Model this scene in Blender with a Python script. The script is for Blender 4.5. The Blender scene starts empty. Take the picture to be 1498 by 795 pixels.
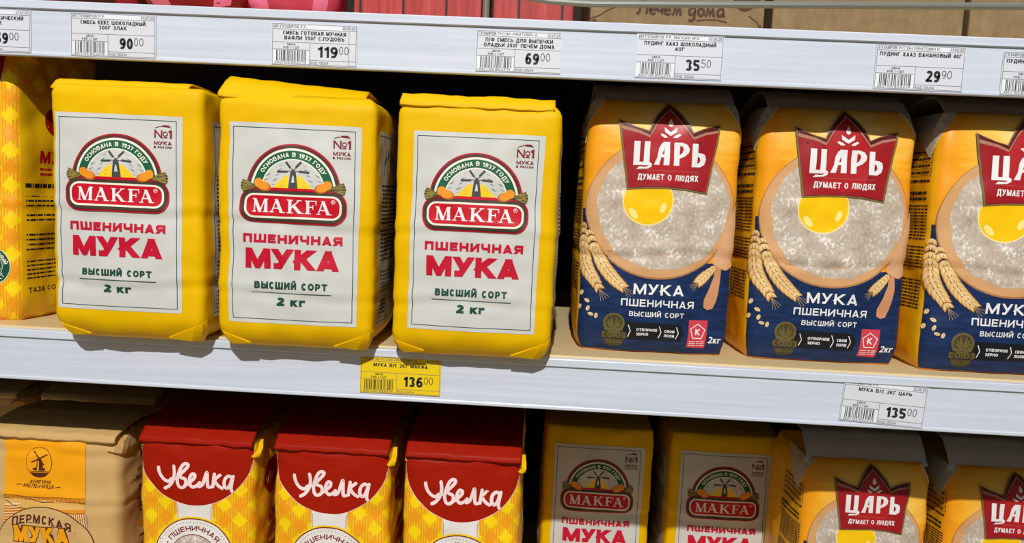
import bpy, bmesh, math
from mathutils import Vector, noise, geometry, Matrix

# ------------------------------------------------------------------ camera, light, exposure
SC = bpy.context.scene
COL = bpy.context.collection
EYE = 1.35                                   # eye height; the middle shelf top is at 1.2345
MID, TOP, LOW = EYE - .1166, EYE + .1305, EYE - .436

def rad(a): return math.radians(a)
cam_d = bpy.data.cameras.new('camera'); cam = bpy.data.objects.new('camera', cam_d); COL.objects.link(cam)
cam_d.sensor_fit = 'HORIZONTAL'; cam_d.sensor_width = 36; cam_d.lens = 36 * 1080 / 1498
cam_d.clip_start = .01
_p, _r, _y = rad(5.57), rad(2.72), rad(1.98)
_f = Vector((-math.sin(_y), math.cos(_y), 0)); _rt = Vector((math.cos(_y), math.sin(_y), 0)); _up = Vector((0, 0, 1))
_f2 = _f * math.cos(_p) - _up * math.sin(_p); _u2 = _up * math.cos(_p) + _f * math.sin(_p)
_r3 = _rt * math.cos(_r) + _u2 * math.sin(_r); _u3 = _u2 * math.cos(_r) - _rt * math.sin(_r)
cam.matrix_world = Matrix(((_r3.x, _u3.x, -_f2.x, 0), (_r3.y, _u3.y, -_f2.y, -.55), (_r3.z, _u3.z, -_f2.z, EYE), (0, 0, 0, 1)))
SC.camera = cam

world = bpy.data.worlds.new('shop_ambience'); SC.world = world; world.use_nodes = True
_t = world.node_tree; _tc = _t.nodes.new('ShaderNodeTexCoord'); _sx = _t.nodes.new('ShaderNodeSeparateXYZ'); _cr = _t.nodes.new('ShaderNodeValToRGB')
_mr = _t.nodes.new('ShaderNodeMapRange'); _mr.inputs['From Min'].default_value = -1
_t.links.new(_tc.outputs['Generated'], _sx.inputs[0]); _t.links.new(_sx.outputs[2], _mr.inputs['Value']); _t.links.new(_mr.outputs[0], _cr.inputs[0])
_e = _cr.color_ramp.elements; _e[0].position, _e[0].color = .2, (.14, .135, .12, 1); _e[1].position, _e[1].color = .85, (.36, .365, .37, 1)   # dim floor, bright ceiling
_m = _e.new(.52); _m.color = (.095, .095, .093, 1)
_t.links.new(_cr.outputs[0], _t.nodes['Background'].inputs[0]); _t.nodes['Background'].inputs[1].default_value = 1
lamp_d = bpy.data.lights.new('spot_track_light', 'SPOT'); lamp_d.energy = 350; lamp_d.shadow_soft_size = .024; lamp_d.color = (1, .99, .97); lamp_d.spot_size = rad(60); lamp_d.spot_blend = .3
lamp = bpy.data.objects.new('spot_track_light', lamp_d); COL.objects.link(lamp); lamp.location = (-.07, -2.2, EYE + 1.75)
lamp.rotation_euler = (Vector((0, 0, EYE - .1)) - lamp.location).to_track_quat('-Z', 'Y').to_euler()
SC.view_settings.view_transform = 'Standard'; SC.view_settings.look = 'None'
SC.view_settings.exposure = 0; SC.view_settings.gamma = 1; SC.view_settings.use_curve_mapping = False

# ------------------------------------------------------------------ materials
def lin(c): return tuple((x / 255 / 12.92) if x / 255 <= .04045 else ((x / 255 + .055) / 1.055) ** 2.4 for x in c) + (1,)
MATS = {}
def mat(name, rgb, rough=.5, bump=0, bscale=60, spec=.35, metal=0, var=0):
    if name in MATS: return MATS[name]
    m = bpy.data.materials.new(name); m.use_nodes = True; t = m.node_tree; b = t.nodes['Principled BSDF']
    b.inputs['Base Color'].default_value = lin(rgb); b.inputs['Roughness'].default_value = rough
    b.inputs['Specular IOR Level'].default_value = spec; b.inputs['Metallic'].default_value = metal
    if bump or var:
        tc = t.nodes.new('ShaderNodeTexCoord'); n = t.nodes.new('ShaderNodeTexNoise'); n.inputs['Scale'].default_value = bscale; n.inputs['Detail'].default_value = 5
        t.links.new(tc.outputs['Object'], n.inputs['Vector'])
        if bump:
            bp = t.nodes.new('ShaderNodeBump'); bp.inputs['Strength'].default_value = bump; bp.inputs['Distance'].default_value = .002
            t.links.new(n.outputs[0], bp.inputs['Height']); t.links.new(bp.outputs[0], b.inputs['Normal'])
        if var:
            hs = t.nodes.new('ShaderNodeMix'); hs.data_type = 'RGBA'; hs.inputs['A'].default_value = lin(rgb); hs.inputs['B'].default_value = lin(tuple(x * (1 - var) for x in rgb))
            t.links.new(n.outputs[0], hs.inputs['Factor']); t.links.new(hs.outputs['Result'], b.inputs['Base Color'])
    MATS[name] = m
    return m

def ramp(t, fac, stops):
    r = t.nodes.new('ShaderNodeValToRGB'); e = r.color_ramp.elements
    e[0].position, e[0].color = stops[0][0], lin(stops[0][1]); e[1].position, e[1].color = stops[-1][0], lin(stops[-1][1])
    for p, c in stops[1:-1]:
        x = e.new(p); x.color = lin(c)
    t.links.new(fac, r.inputs[0]); return r.outputs[0]

def nd(t, kind, **kw):
    n = t.nodes.new(kind)
    for k, v in kw.items(): setattr(n, k, v)
    return n
def mth(t, op, a, b=None, c=None):
    n = t.nodes.new('ShaderNodeMath'); n.operation = op
    for i, v in enumerate((a, b, c)):
        if v is None: continue
        if isinstance(v, (int, float)): n.inputs[i].default_value = v
        else: t.links.new(v, n.inputs[i])
    return n.outputs[0]
def uvm(t):                                   # u, v of the flat printed sheet, in millimetres
    u = nd(t, 'ShaderNodeUVMap', uv_map='sheet'); s = nd(t, 'ShaderNodeSeparateXYZ'); t.links.new(u.outputs[0], s.inputs[0])
    return u.outputs[0], s.outputs[0], s.outputs[1]
def noisetex(t, vec, scale, detail=4, stretch=None, rough=.5):
    if stretch:
        mp = nd(t, 'ShaderNodeMapping'); mp.inputs['Scale'].default_value = stretch; t.links.new(vec, mp.inputs[0]); vec = mp.outputs[0]
    n = nd(t, 'ShaderNodeTexNoise'); n.inputs['Scale'].default_value = scale; n.inputs['Detail'].default_value = detail; n.inputs['Roughness'].default_value = rough
    t.links.new(vec, n.inputs['Vector']); return n.outputs[0]
def mixc(t, f, a, b):
    n = nd(t, 'ShaderNodeMix', data_type='RGBA')
    for k, v in (('Factor', f), ('A', a), ('B', b)):
        if isinstance(v, (int, float)): n.inputs[k].default_value = v
        elif isinstance(v, tuple): n.inputs[k].default_value = lin(v)
        else: t.links.new(v, n.inputs[k])
    return n.outputs['Result']
def pattern_mat(name, fn, rough=.45, spec=.35):
    m = bpy.data.materials.new(name); m.use_nodes = True; t = m.node_tree; b = t.nodes['Principled BSDF']
    b.inputs['Roughness'].default_value = rough; b.inputs['Specular IOR Level'].default_value = spec
    fn(t, b); MATS[name] = m; return m

def _plaid(t, b):                             # yellow and orange gingham with fine vertical hatching
    uv, u, v = uvm(t)
    P_ = 26.0
    d1 = mth(t, 'ADD', mth(t, 'DIVIDE', u, P_), mth(t, 'DIVIDE', v, P_ * 1.05)); d2 = mth(t, 'SUBTRACT', mth(t, 'DIVIDE', u, P_), mth(t, 'DIVIDE', v, P_ * 1.05))
    s1 = mth(t, 'PINGPONG', d1, .5); s2 = mth(t, 'PINGPONG', d2, .5)
    wob = mth(t, 'MULTIPLY', mth(t, 'SUBTRACT', noisetex(t, uv, .8, 2, (1, .1, 1)), .5), .34)
    a = mth(t, 'GREATER_THAN', mth(t, 'ADD', s1, wob), .25); c = mth(t, 'GREATER_THAN', mth(t, 'ADD', s2, wob), .25)
    both = mth(t, 'MULTIPLY', a, c); none = mth(t, 'MULTIPLY', mth(t, 'SUBTRACT', 1, a), mth(t, 'SUBTRACT', 1, c))
    one = mth(t, 'SUBTRACT', mth(t, 'SUBTRACT', 1, both), none)
    st = mth(t, 'GREATER_THAN', mth(t, 'ADD', mth(t, 'PINGPONG', mth(t, 'DIVIDE', u, 2.3), .5), mth(t, 'MULTIPLY', mth(t, 'SUBTRACT', noisetex(t, uv, .5, 2, (1, .3, 1)), .5), .3)), .26)
    c0 = mixc(t, both, (251, 190, 26), (244, 160, 22)); c1 = mixc(t, none, c0, (253, 214, 8))
    c2 = mixc(t, mth(t, 'MULTIPLY', one, st), c1, (232, 158, 20))
    t.links.new(c2, b.inputs['Base Color'])
pattern_mat('gingham_paper', _plaid)

def _flour(t, b):
    uv, u, v = uvm(t)
    n1 = noisetex(t, uv, .42, 6, (1, .8, 1), .62); n2 = noisetex(t, uv, .07, 2)
    f = mth(t, 'ADD', mth(t, 'MULTIPLY', mth(t, 'SUBTRACT', n1, .5), 1.0), mth(t, 'ADD', mth(t, 'MULTIPLY', mth(t, 'SUBTRACT', n2, .5), .8), .5))
    t.links.new(ramp(t, f, [(.25, (168, 152, 134)), (.42, (190, 173, 154)), (.57, (198, 184, 168)), (.66, (232, 224, 212)), (.78, (248, 242, 232))]), b.inputs['Base Color'])
pattern_mat('printed_flour', _flour, .4, .5)

def _orange(t, b):                            # printed blurred golden boards behind the flour disc; plain yellow side panels
    uv, u, v = uvm(t)
    du = mth(t, 'DIVIDE', mth(t, 'SUBTRACT', u, 8), 60); dv = mth(t, 'DIVIDE', mth(t, 'SUBTRACT', v, 178), 48)
    r = mth(t, 'SQRT', mth(t, 'ADD', mth(t, 'MULTIPLY', du, du), mth(t, 'MULTIPLY', dv, dv)))
    grain = mth(t, 'MULTIPLY', mth(t, 'SUBTRACT', noisetex(t, uv, .05, 4, (1, 4, 1)), .5), .7)
    front = ramp(t, mth(t, 'ADD', r, grain), [(.1, (250, 222, 150)), (.45, (250, 200, 92)), (.85, (250, 178, 40)), (1, (246, 160, 20))])
    side = mth(t, 'GREATER_THAN', mth(t, 'ABSOLUTE', u), 59)
    t.links.new(mixc(t, side, front, (240, 178, 12)), b.inputs['Base Color'])
pattern_mat('golden_print', _orange)

def _blue(t, b):
    uv, u, v = uvm(t)
    f = mth(t, 'ADD', mth(t, 'MULTIPLY', noisetex(t, uv, .06, 5, (1, 4, 1)), .6), mth(t, 'MULTIPLY', noisetex(t, uv, .8, 3, (1, 5, 1)), .4))
    t.links.new(ramp(t, f, [(.3, (9, 24, 48)), (.5, (18, 42, 84)), (.7, (30, 60, 106))]), b.inputs['Base Color'])
pattern_mat('blue_print', _blue)

def _kraft(t, b):
    tc = nd(t, 'ShaderNodeTexCoord'); v = tc.outputs['Object']
    f = noisetex(t, v, 90, 6, (1, 1, 1), .7)
    t.links.new(ramp(t, f, [(.3, (120, 100, 70)), (.5, (135, 113, 81)), (.7, (146, 124, 92))]), b.inputs['Base Color'])
pattern_mat('kraft_board', _kraft, .75, .2)

def _planks(t, b):
    tc = nd(t, 'ShaderNodeTexCoord'); s = nd(t, 'ShaderNodeSeparateXYZ'); t.links.new(tc.outputs['Object'], s.inputs[0])
    f = noisetex(t, tc.outputs['Object'], 60, 6, (3, 1, .25), .7)
    base = ramp(t, f, [(.3, (126, 28, 28)), (.5, (168, 46, 42)), (.72, (188, 76, 68))])
    gap = mth(t, 'LESS_THAN', mth(t, 'PINGPONG', mth(t, 'DIVIDE', mth(t, 'ADD', s.outputs[0], .011), .0335), .5), .03)
    t.links.new(mixc(t, gap, base, (40, 8, 10)), b.inputs['Base Color'])
pattern_mat('red_plank_print', _planks, .5)

def _rail(t, b):                              # worn white plastic with faint horizontal scuffs
    tc = nd(t, 'ShaderNodeTexCoord')
    f = noisetex(t, tc.outputs['Object'], 45, 5, (.12, 1, 6), .6)
    t.links.new(ramp(t, f, [(.3, (198, 204, 217)), (.55, (207, 213, 226)), (.7, (214, 219, 231))]), b.inputs['Base Color'])
pattern_mat('white_rail_plastic', _rail, .32, .45)

Y_ = mat('yellow_paper', (229, 180, 1), .5, .12, 55, .1)
mat('white_print', (205, 204, 198), .45, 0, 60, .25); mat('dark_green_ink', (22, 72, 58), .5); mat('green_ink', (18, 92, 62), .5)
mat('red_ink', (196, 8, 46), .5); mat('emblem_red', (198, 8, 34), .45); mat('maroon_ink', (116, 16, 34), .5); mat('olive_ink', (66, 60, 44), .5)
mat('grey_ink', (72, 72, 74), .5); mat('cream_print', (238, 234, 216), .45); mat('orange_ink', (240, 148, 30), .5); mat('dark_orange_ink', (196, 100, 20), .5)
mat('wheat_ink', (150, 132, 60), .5); mat('field_yellow', (250, 208, 20), .5); mat('black_ink', (34, 34, 38), .6); mat('light_grey_ink', (150, 150, 150), .6)
mat('side_print', (196, 194, 184), .5); mat('mid_grey_ink', (96, 98, 100), .6)
mat('board_brown', (212, 160, 108), .5); mat('board_dark', (176, 122, 76), .5); mat('yolk_yellow', (250, 198, 14), .3); mat('yolk_edge', (246, 224, 150), .4); mat('yolk_light', (253, 232, 140), .3)
mat('gold_ink', (128, 102, 56), .4); mat('crown_red', (158, 24, 32), .4); mat('crown_dark', (84, 16, 18), .4); mat('crown_mid', (178, 30, 36), .4); mat('crown_line', (176, 120, 96), .4)
mat('pure_white', (236, 234, 232), .4); mat('ear_straw', (222, 178, 108), .5); mat('ear_dark', (160, 108, 50), .5); mat('ear_light', (238, 204, 146), .5)
mat('band_black', (16, 18, 24), .5); mat('old_gold', (104, 92, 48), .5); mat('old_gold_dark', (70, 62, 34), .5); mat('stamp_red', (208, 62, 74), .45); mat('pin_wood', (218, 166, 122), .5); mat('pin_handle', (206, 142, 100), .5)
mat('cap_red', (160, 26, 4), .5, .1, 40, .12); mat('letter_pink', (248, 222, 222), .45); mat('ring_white', (232, 226, 220), .5); mat('maroon_line', (126, 22, 34), .5); mat('plaid_side', (246, 196, 14), .45)
mat('beige_paper', (210, 170, 108), .6, .12, 60); mat('mill_orange', (248, 166, 8), .5); mat('mill_brown', (84, 36, 14), .5); mat('field_cream', (226, 176, 92), .5); mat('field_orange', (226, 140, 30), .5)
mat('white_film', (198, 190, 182), .38, .15, 40); mat('tag_paper', (213, 215, 223), .5); mat('tag_white', (228, 231, 236), .5); mat('tag_yellow', (236, 202, 16), .5)
mat('shelf_cream', (220, 196, 146), .4, 0, 60, .4, 0, .06); mat('shelf_underside_shade', (46, 42, 38), .6); mat('panel_dark', (26, 22, 19), .7, 0, 4, .3, 0, .2); mat('wire_grey', (150, 152, 142), .35, 0, 60, .5, .6)
mat('pink_film', (236, 120, 160), .3); mat('rose_film', (196, 62, 88), .3); mat('crimson_film', (146, 8, 26), .3); mat('dark_film', (60, 14, 12), .35); mat('cocoa_ink', (74, 44, 30), .6)
mat('badge_green', (14, 84, 60), .5)

# ------------------------------------------------------------------ objects
def link(name, me, parent=None, loc=None):
    o = bpy.data.objects.new(name, me); COL.objects.link(o)
    if parent is not None: o.parent = parent
    if loc is not None: o.location = loc
    return o
def tag(o, label, cat, group=None):
    o['label'] = label; o['category'] = cat
    if group: o['group'] = group
    return o
def thing(name, loc, rz, label, cat, group=None):
    o = bpy.data.objects.new(name, None); COL.objects.link(o); o.empty_display_size = .05
    o.location = loc; o.rotation_euler = (0, 0, rz)
    return tag(o, label, cat, group)
def mesh_from(name, verts, faces, mats, parent=None, fm=None, smooth=False, uvs=None):
    me = bpy.data.meshes.new(name); me.from_pydata(verts, [], faces)
    for m in mats: me.materials.append(MATS[m] if isinstance(m, str) else m)
    if fm: me.polygons.foreach_set('material_index', fm)
    if smooth: me.polygons.foreach_set('use_smooth', [True] * len(me.polygons))
    if uvs:
        l = me.uv_layers.new(name='sheet')
        l.data.foreach_set('uv', [c for p in me.polygons for vi in p.vertices for c in uvs[vi]])
    me.update()
    return link(name, me, parent)
def bm_obj(name, bm, m, parent=None, bevel=0, smooth=False):
    if bevel: bmesh.ops.bevel(bm, geom=bm.edges[:], offset=bevel, segments=2, profile=.6, affect='EDGES')
    me = bpy.data.meshes.new(name); bm.normal_update(); bm.to_mesh(me); bm.free(); me.materials.append(MATS[m])
    if smooth: me.polygons.foreach_set('use_smooth', [True] * len(me.polygons))
    return link(name, me, parent)
def box(bm, x0, x1, y0, y1, z0, z1):
    v = [bm.verts.new(p) for p in ((x0, y0, z0), (x1, y0, z0), (x1, y1, z0), (x0, y1, z0), (x0, y0, z1), (x1, y0, z1), (x1, y1, z1), (x0, y1, z1))]
    for f in ((3, 2, 1, 0), (4, 5, 6, 7), (0, 1, 5, 4), (1, 2, 6, 5), (2, 3, 7, 6), (3, 0, 4, 7)): bm.faces.new([v[i] for i in f])
def tube(name, pts, r, m, parent=None, n=10):
    vs, fs = [], []
    for i, p in enumerate(pts):
        d = (Vector(pts[min(i + 1, len(pts) - 1)]) - Vector(pts[max(i - 1, 0)])).normalized()
        a = d.cross(Vector((0, 1, 0)) if abs(d.y) < .9 else Vector((1, 0, 0))).normalized(); b = d.cross(a)
        for k in range(n):
            t = 2 * math.pi * k / n; vs.append(Vector(p) + a * r * math.cos(t) + b * r * math.sin(t))
    for i in range(len(pts) - 1):
        for k in range(n): fs.append((i * n + k, i * n + (k + 1) % n, (i + 1) * n + (k + 1) % n, (i + 1) * n + k))
    fs.append(tuple(range(n))[::-1]); fs.append(tuple((len(pts) - 1) * n + k for k in range(n)))
    return mesh_from(name, vs, fs, [m], parent, smooth=False)

# ------------------------------------------------------------------ stroke lettering
def arc(cx, cy, rx, ry, a0, a1, n=12):
    return [(cx + rx * math.cos(rad(a0 + (a1 - a0) * i / n)), cy + ry * math.sin(rad(a0 + (a1 - a0) * i / n))) for i in range(n + 1)]
def ext(p, q, e=.3):
    dx, dy = q[0] - p[0], q[1] - p[1]
    return [(p[0] - dx * e, p[1] - dy * e), (q[0] + dx * e, q[1] + dy * e)]
def ext1(p, q, e=.3):
    dx, dy = q[0] - p[0], q[1] - p[1]
    return [p, (q[0] + dx * e, q[1] + dy * e)]
WID = {'М': .9, 'M': .9, 'Ш': 1.02, 'Щ': 1.06, 'Ы': .95, 'Ю': 1.05, 'Ж': 1.0, 'Ф': .88, 'Д': .82, ' ': .38, '.': .24, ',': .24, '/': .4, '1': .42, 'О': .8, 'С': .66, 'Г': .6, 'Е': .64, 'З': .64, 'Р': .67, 'У': .72, 'Л': .76, '-': .4, '№': 1.1, '(': .3, '·': .24, '%': .9}
for _c in '02345678 9': WID.setdefault(_c, .6)
def glyph(ch, w, W):
    """centre lines of a capital or digit in a cell W wide and 1 high; -> (closed?, points) list and the y range it is clipped to"""
    h = w / 2; l, r = h, W - h; b, t = w * .46, 1 - w * .46; S = []; lo, hi = 0, 1
    def bowl(y0, y1, xr, x0=l):
        ry = (y1 - y0) / 2; rx = min(ry, xr - x0)
        return [(x0, y1)] + arc(xr - rx, (y0 + y1) / 2, rx, ry, 90, -90) + [(x0, y0)]
    L = lambda *p: S.append((False, list(p)))
    def O(cx=W / 2, cy=.5, rx=W / 2 - h, ry=.5 - w * .46): S.append((True, arc(cx, cy, rx, ry, 0, 360, 20)[:-1]))
    if ch in 'АA':
        L(*ext((h * .9, 0), (W / 2, 1 - w * .2))); L(*ext((W - h * .9, 0), (W / 2, 1 - w * .2))); L((W * .25, .27), (W * .75, .27))
    elif ch == 'Б': L((l, 0), (l, 1)); L((0, t), (W * .92, t)); L(*bowl(b, .57, r))
    elif ch == 'В': L((l, 0), (l, 1)); L(*bowl(.53, t, r - .05)); L(*bowl(b, .53, r))
    elif ch == 'Г': L((l, 0), (l, 1)); L((0, t), (W, t))
    elif ch == 'Д':
        lo = -.2; q = b
        L((0, q), (W, q)); L((h * .8, q), (h * .8, -.2)); L((W - h * .8, q), (W - h * .8, -.2)); L((W * .2, q), (W * .34, t)); L((W * .34 - h, t), (W * .82 + h, t)); L((W * .82, q), (W * .82, 1))
    elif ch == 'Е': L((l, 0), (l, 1)); L((0, t), (W, t)); L((0, .51), (W * .92, .51)); L((0, b), (W, b))
    elif ch == 'Ж': L((W / 2, 0), (W / 2, 1)); L(*ext((l, 1), (W / 2, .5), .05)); L(*ext((l, 0), (W / 2, .5), .05)); L(*ext((r, 1), (W / 2, .5), .05)); L(*ext((r, 0), (W / 2, .5), .05))
    elif ch == 'З' or ch == '3': L(*([(W * .06, t * .93)] + arc(W * .45, .74, W * .45 - h * .9, t - .74, 150, -90)[1:])); L(*(arc(W * .45, .27, W * .5 - h, .27 - b, 90, -150)))
    elif ch in 'ИЙ':
        L((l, 0), (l, 1)); L((r, 0), (r, 1)); L(*ext((l, .08), (r, .92)))
        if ch == 'Й': hi = 1.4; S[-1] = (False, [(l, .05), (r, .95)]); L(*arc(W / 2, 1.26, W * .2, .13, 180, 360, 6))
    elif ch in 'КK': L((l, 0), (l, 1)); L(*ext((l, .42), (r, 1.02), .2)); L(*ext1((l + w * .7, .56), (r, 0)))
    elif ch == 'Л': L((0, b), (W * .08, b), (W * .26, .3), (W * .32, t)); L((W * .32 - h, t), (W, t)); L((r, 0), (r, 1))
    elif ch in 'МM': L((l, 0), (l, 1)); L((r, 0), (r, 1)); L(*ext1((l, 1), (W / 2, .12), .1)); L(*ext1((r, 1), (W / 2, .12), .1))
    elif ch == 'Н': L((l, 0), (l, 1)); L((r, 0), (r, 1)); L((l, .5), (r, .5))
    elif ch == 'N': L((l, 0), (l, 1)); L((r, 0), (r, 1)); L(*ext((l, .96), (r, .04)))
    elif ch in 'О0': O()
    elif ch == 'П': L((l, 0), (l, 1)); L((r, 0), (r, 1)); L((0, t), (W, t))
    elif ch == 'Р': L((l, 0), (l, 1)); L(*bowl(.4, t, r))
    elif ch == 'С': L(*arc(W / 2, .5, W / 2 - h, .5 - w * .46, 40, 320, 18))
    elif ch == 'Т': L((W / 2, 0), (W / 2, 1)); L((0, t), (W, t))
    elif ch == 'У': L(*ext((h * .8, 1), (W / 2 + .02, .36), .12)); L(*ext((W - h * .8, 1), (W * .3, .04), .3)); L((W * .06, b), (W * .33, b))
    elif ch == 'Ф': L((W / 2, 0), (W / 2, 1)); O(ry=.3, cy=.52)
    elif ch == 'F': L((l, 0), (l, 1)); L((0, t), (W, t)); L((0, .5), (W * .85, .5))
    elif ch == 'Х': L(*ext((h, 0), (W - h, 1))); L(*ext((h, 1), (W - h, 0)))
    elif ch == 'Ц': lo = -.22; L((l, b), (l, 1)); L((r - .08, 0), (r - .08, 1)); L((0, b), (W, b)); L((W - h * .8, b), (W - h * .8, -.22))
    elif ch == 'Ч': L((r, 0), (r, 1)); L(*([(l, 1), (l, .62)] + arc(l + .18, .6, .18, .18, 180, 270, 6) + [(r, .42)]))
    elif ch in 'ШЩ': L((l, 0), (l, 1)); L((W / 2, 0), (W / 2, 1)); L((r, 0), (r, 1)); L((0, b), (W, b))
    elif ch == 'Ы': L((l, 0), (l, 1)); L(*bowl(b, .58, W * .66)); L((r, 0), (r, 1))
    elif ch == 'Ь': L((l, 0), (l, 1)); L(*bowl(b, .58, r))
    elif ch == 'Ъ': L((W * .25, 0), (W * .25, 1)); L((0, t), (W * .25, t)); L(*bowl(b, .58, r, W * .25))
    elif ch == 'Э': L(*arc(W / 2, .5, W / 2 - h, .5 - w * .46, 135, -135, 18)); L((W * .3, .5), (r, .5))
    elif ch == 'Ю': L((l, 0), (l, 1)); L((l, .5), (W * .4, .5)); O(cx=W * .66, rx=W * .34 - h)
    elif ch == 'Я': L((r, 0), (r, 1)); L(*[(W - x, y) for x, y in bowl(.42, t, r)]); L(*ext((W * .55, .45), (h * .9, 0), .25))
    elif ch == '1': L((r, 0), (r, 1)); L((r, t - .04), (W * .1, .72))
    elif ch == '2': L(*(arc(W / 2, .7, W / 2 - h, .3 - w * .46, 160, -35, 10) + [(l + .02, b)])); L((0, b), (W, b))
    elif ch == '4': L((W * .72, 0), (W * .72, 1)); L((W * .66, t), (l * .6, .3)); L((0, .28), (W, .28))
    elif ch == '5': L((W * .92, t), (W * .2, t), (W * .13, .55)); L(*([(W * .1, .53)] + arc(W * .47, .32, W * .53 - h, .32 - b, 100, -150, 14)))
    elif ch == '6': O(cy=.33, ry=.33 - b); L(*([(W * .85, t * .97)] + arc(W * .62, .42, W * .62 - h, .5, 95, 185, 8)))
    elif ch == '9': O(cy=.67, ry=.33 - b); L(*([(W * .15, b * 1.1)] + arc(W * .38, .58, W * .62 - h, .5, -85, 5, 8)))
    elif ch == '7': L((0, t), (W, t)); L(*ext((W * .3, 0), (W * .86, t), .1))
    elif ch == '8': O(cy=.75, ry=.25 - w * .4, rx=W * .45 - h); O(cy=.28, ry=.28 - w * .42)
    elif ch == '/': L(*ext((h, 0), (W - h, 1)))
    elif ch == '%': L(*ext((W * .25, 0), (W * .75, 1))); O(W * .22, .75, W * .2 - h * .6, .24 - h * .6); O(W * .78, .25, W * .2 - h * .6, .24 - h * .6)
    elif ch in '.,': L((W / 2, 0), (W / 2, w * 1.1))
    elif ch == '·': L((W / 2, .4), (W / 2, .4 + w * 1.1))
    elif ch == '-': L((0, .42), (W, .42))
    elif ch == '№': L((l, 0), (l, 1)); L((W * .52, 0), (W * .52, 1)); L(*ext((l, 1), (W * .52, 0), 0)); O(W * .82, .66, .15, .17); L((W * .66, .3), (W * .98, .3))
    return S, lo, hi
def stroke(pts, w, closed=False):
    n = len(pts); out = []
    off = []
    for i in range(n):
        a = pts[i - 1] if (i > 0 or closed) else None; c = pts[(i + 1) % n] if (i < n - 1 or closed) else None; p = pts[i]
        def nrm(u, v):
            dx, dy = v[0] - u[0], v[1] - u[1]; q = math.hypot(dx, dy) or 1e-9; return (-dy / q, dx / q)
        n1 = nrm(a, p) if a else None; n2 = nrm(p, c) if c else None
        if n1 and n2:
            mx, my = n1[0] + n2[0], n1[1] + n2[1]; q = mx * mx + my * my
            k = 2 / q if q > .35 else 2 / .35
            off.append((mx * k * w / 2, my * k * w / 2))
        else:
            q = n1 or n2; off.append((q[0] * w / 2, q[1] * w / 2))
    for i in range(n if closed else n - 1):
        j = (i + 1) % n; p, q, o, s = pts[i], pts[j], off[i], off[j]
        out.append([(p[0] + o[0], p[1] + o[1]), (p[0] - o[0], p[1] - o[1]), (q[0] - s[0], q[1] - s[1]), (q[0] + s[0], q[1] + s[1])])
    return out
def clip(poly, lo, hi):
    for sgn, lim in ((1, lo), (-1, -hi)):
        res = []
        for i in range(len(poly)):
            p, q = poly[i], poly[(i + 1) % len(poly)]; a, c = sgn * p[1] - lim, sgn * q[1] - lim
            if a >= 0: res.append(p)
            if (a >= 0) != (c >= 0): k = a / (a - c); res.append((p[0] + (q[0] - p[0]) * k, p[1] + (q[1] - p[1]) * k))
        poly = res
        if len(poly) < 3: return []
    return poly

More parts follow.
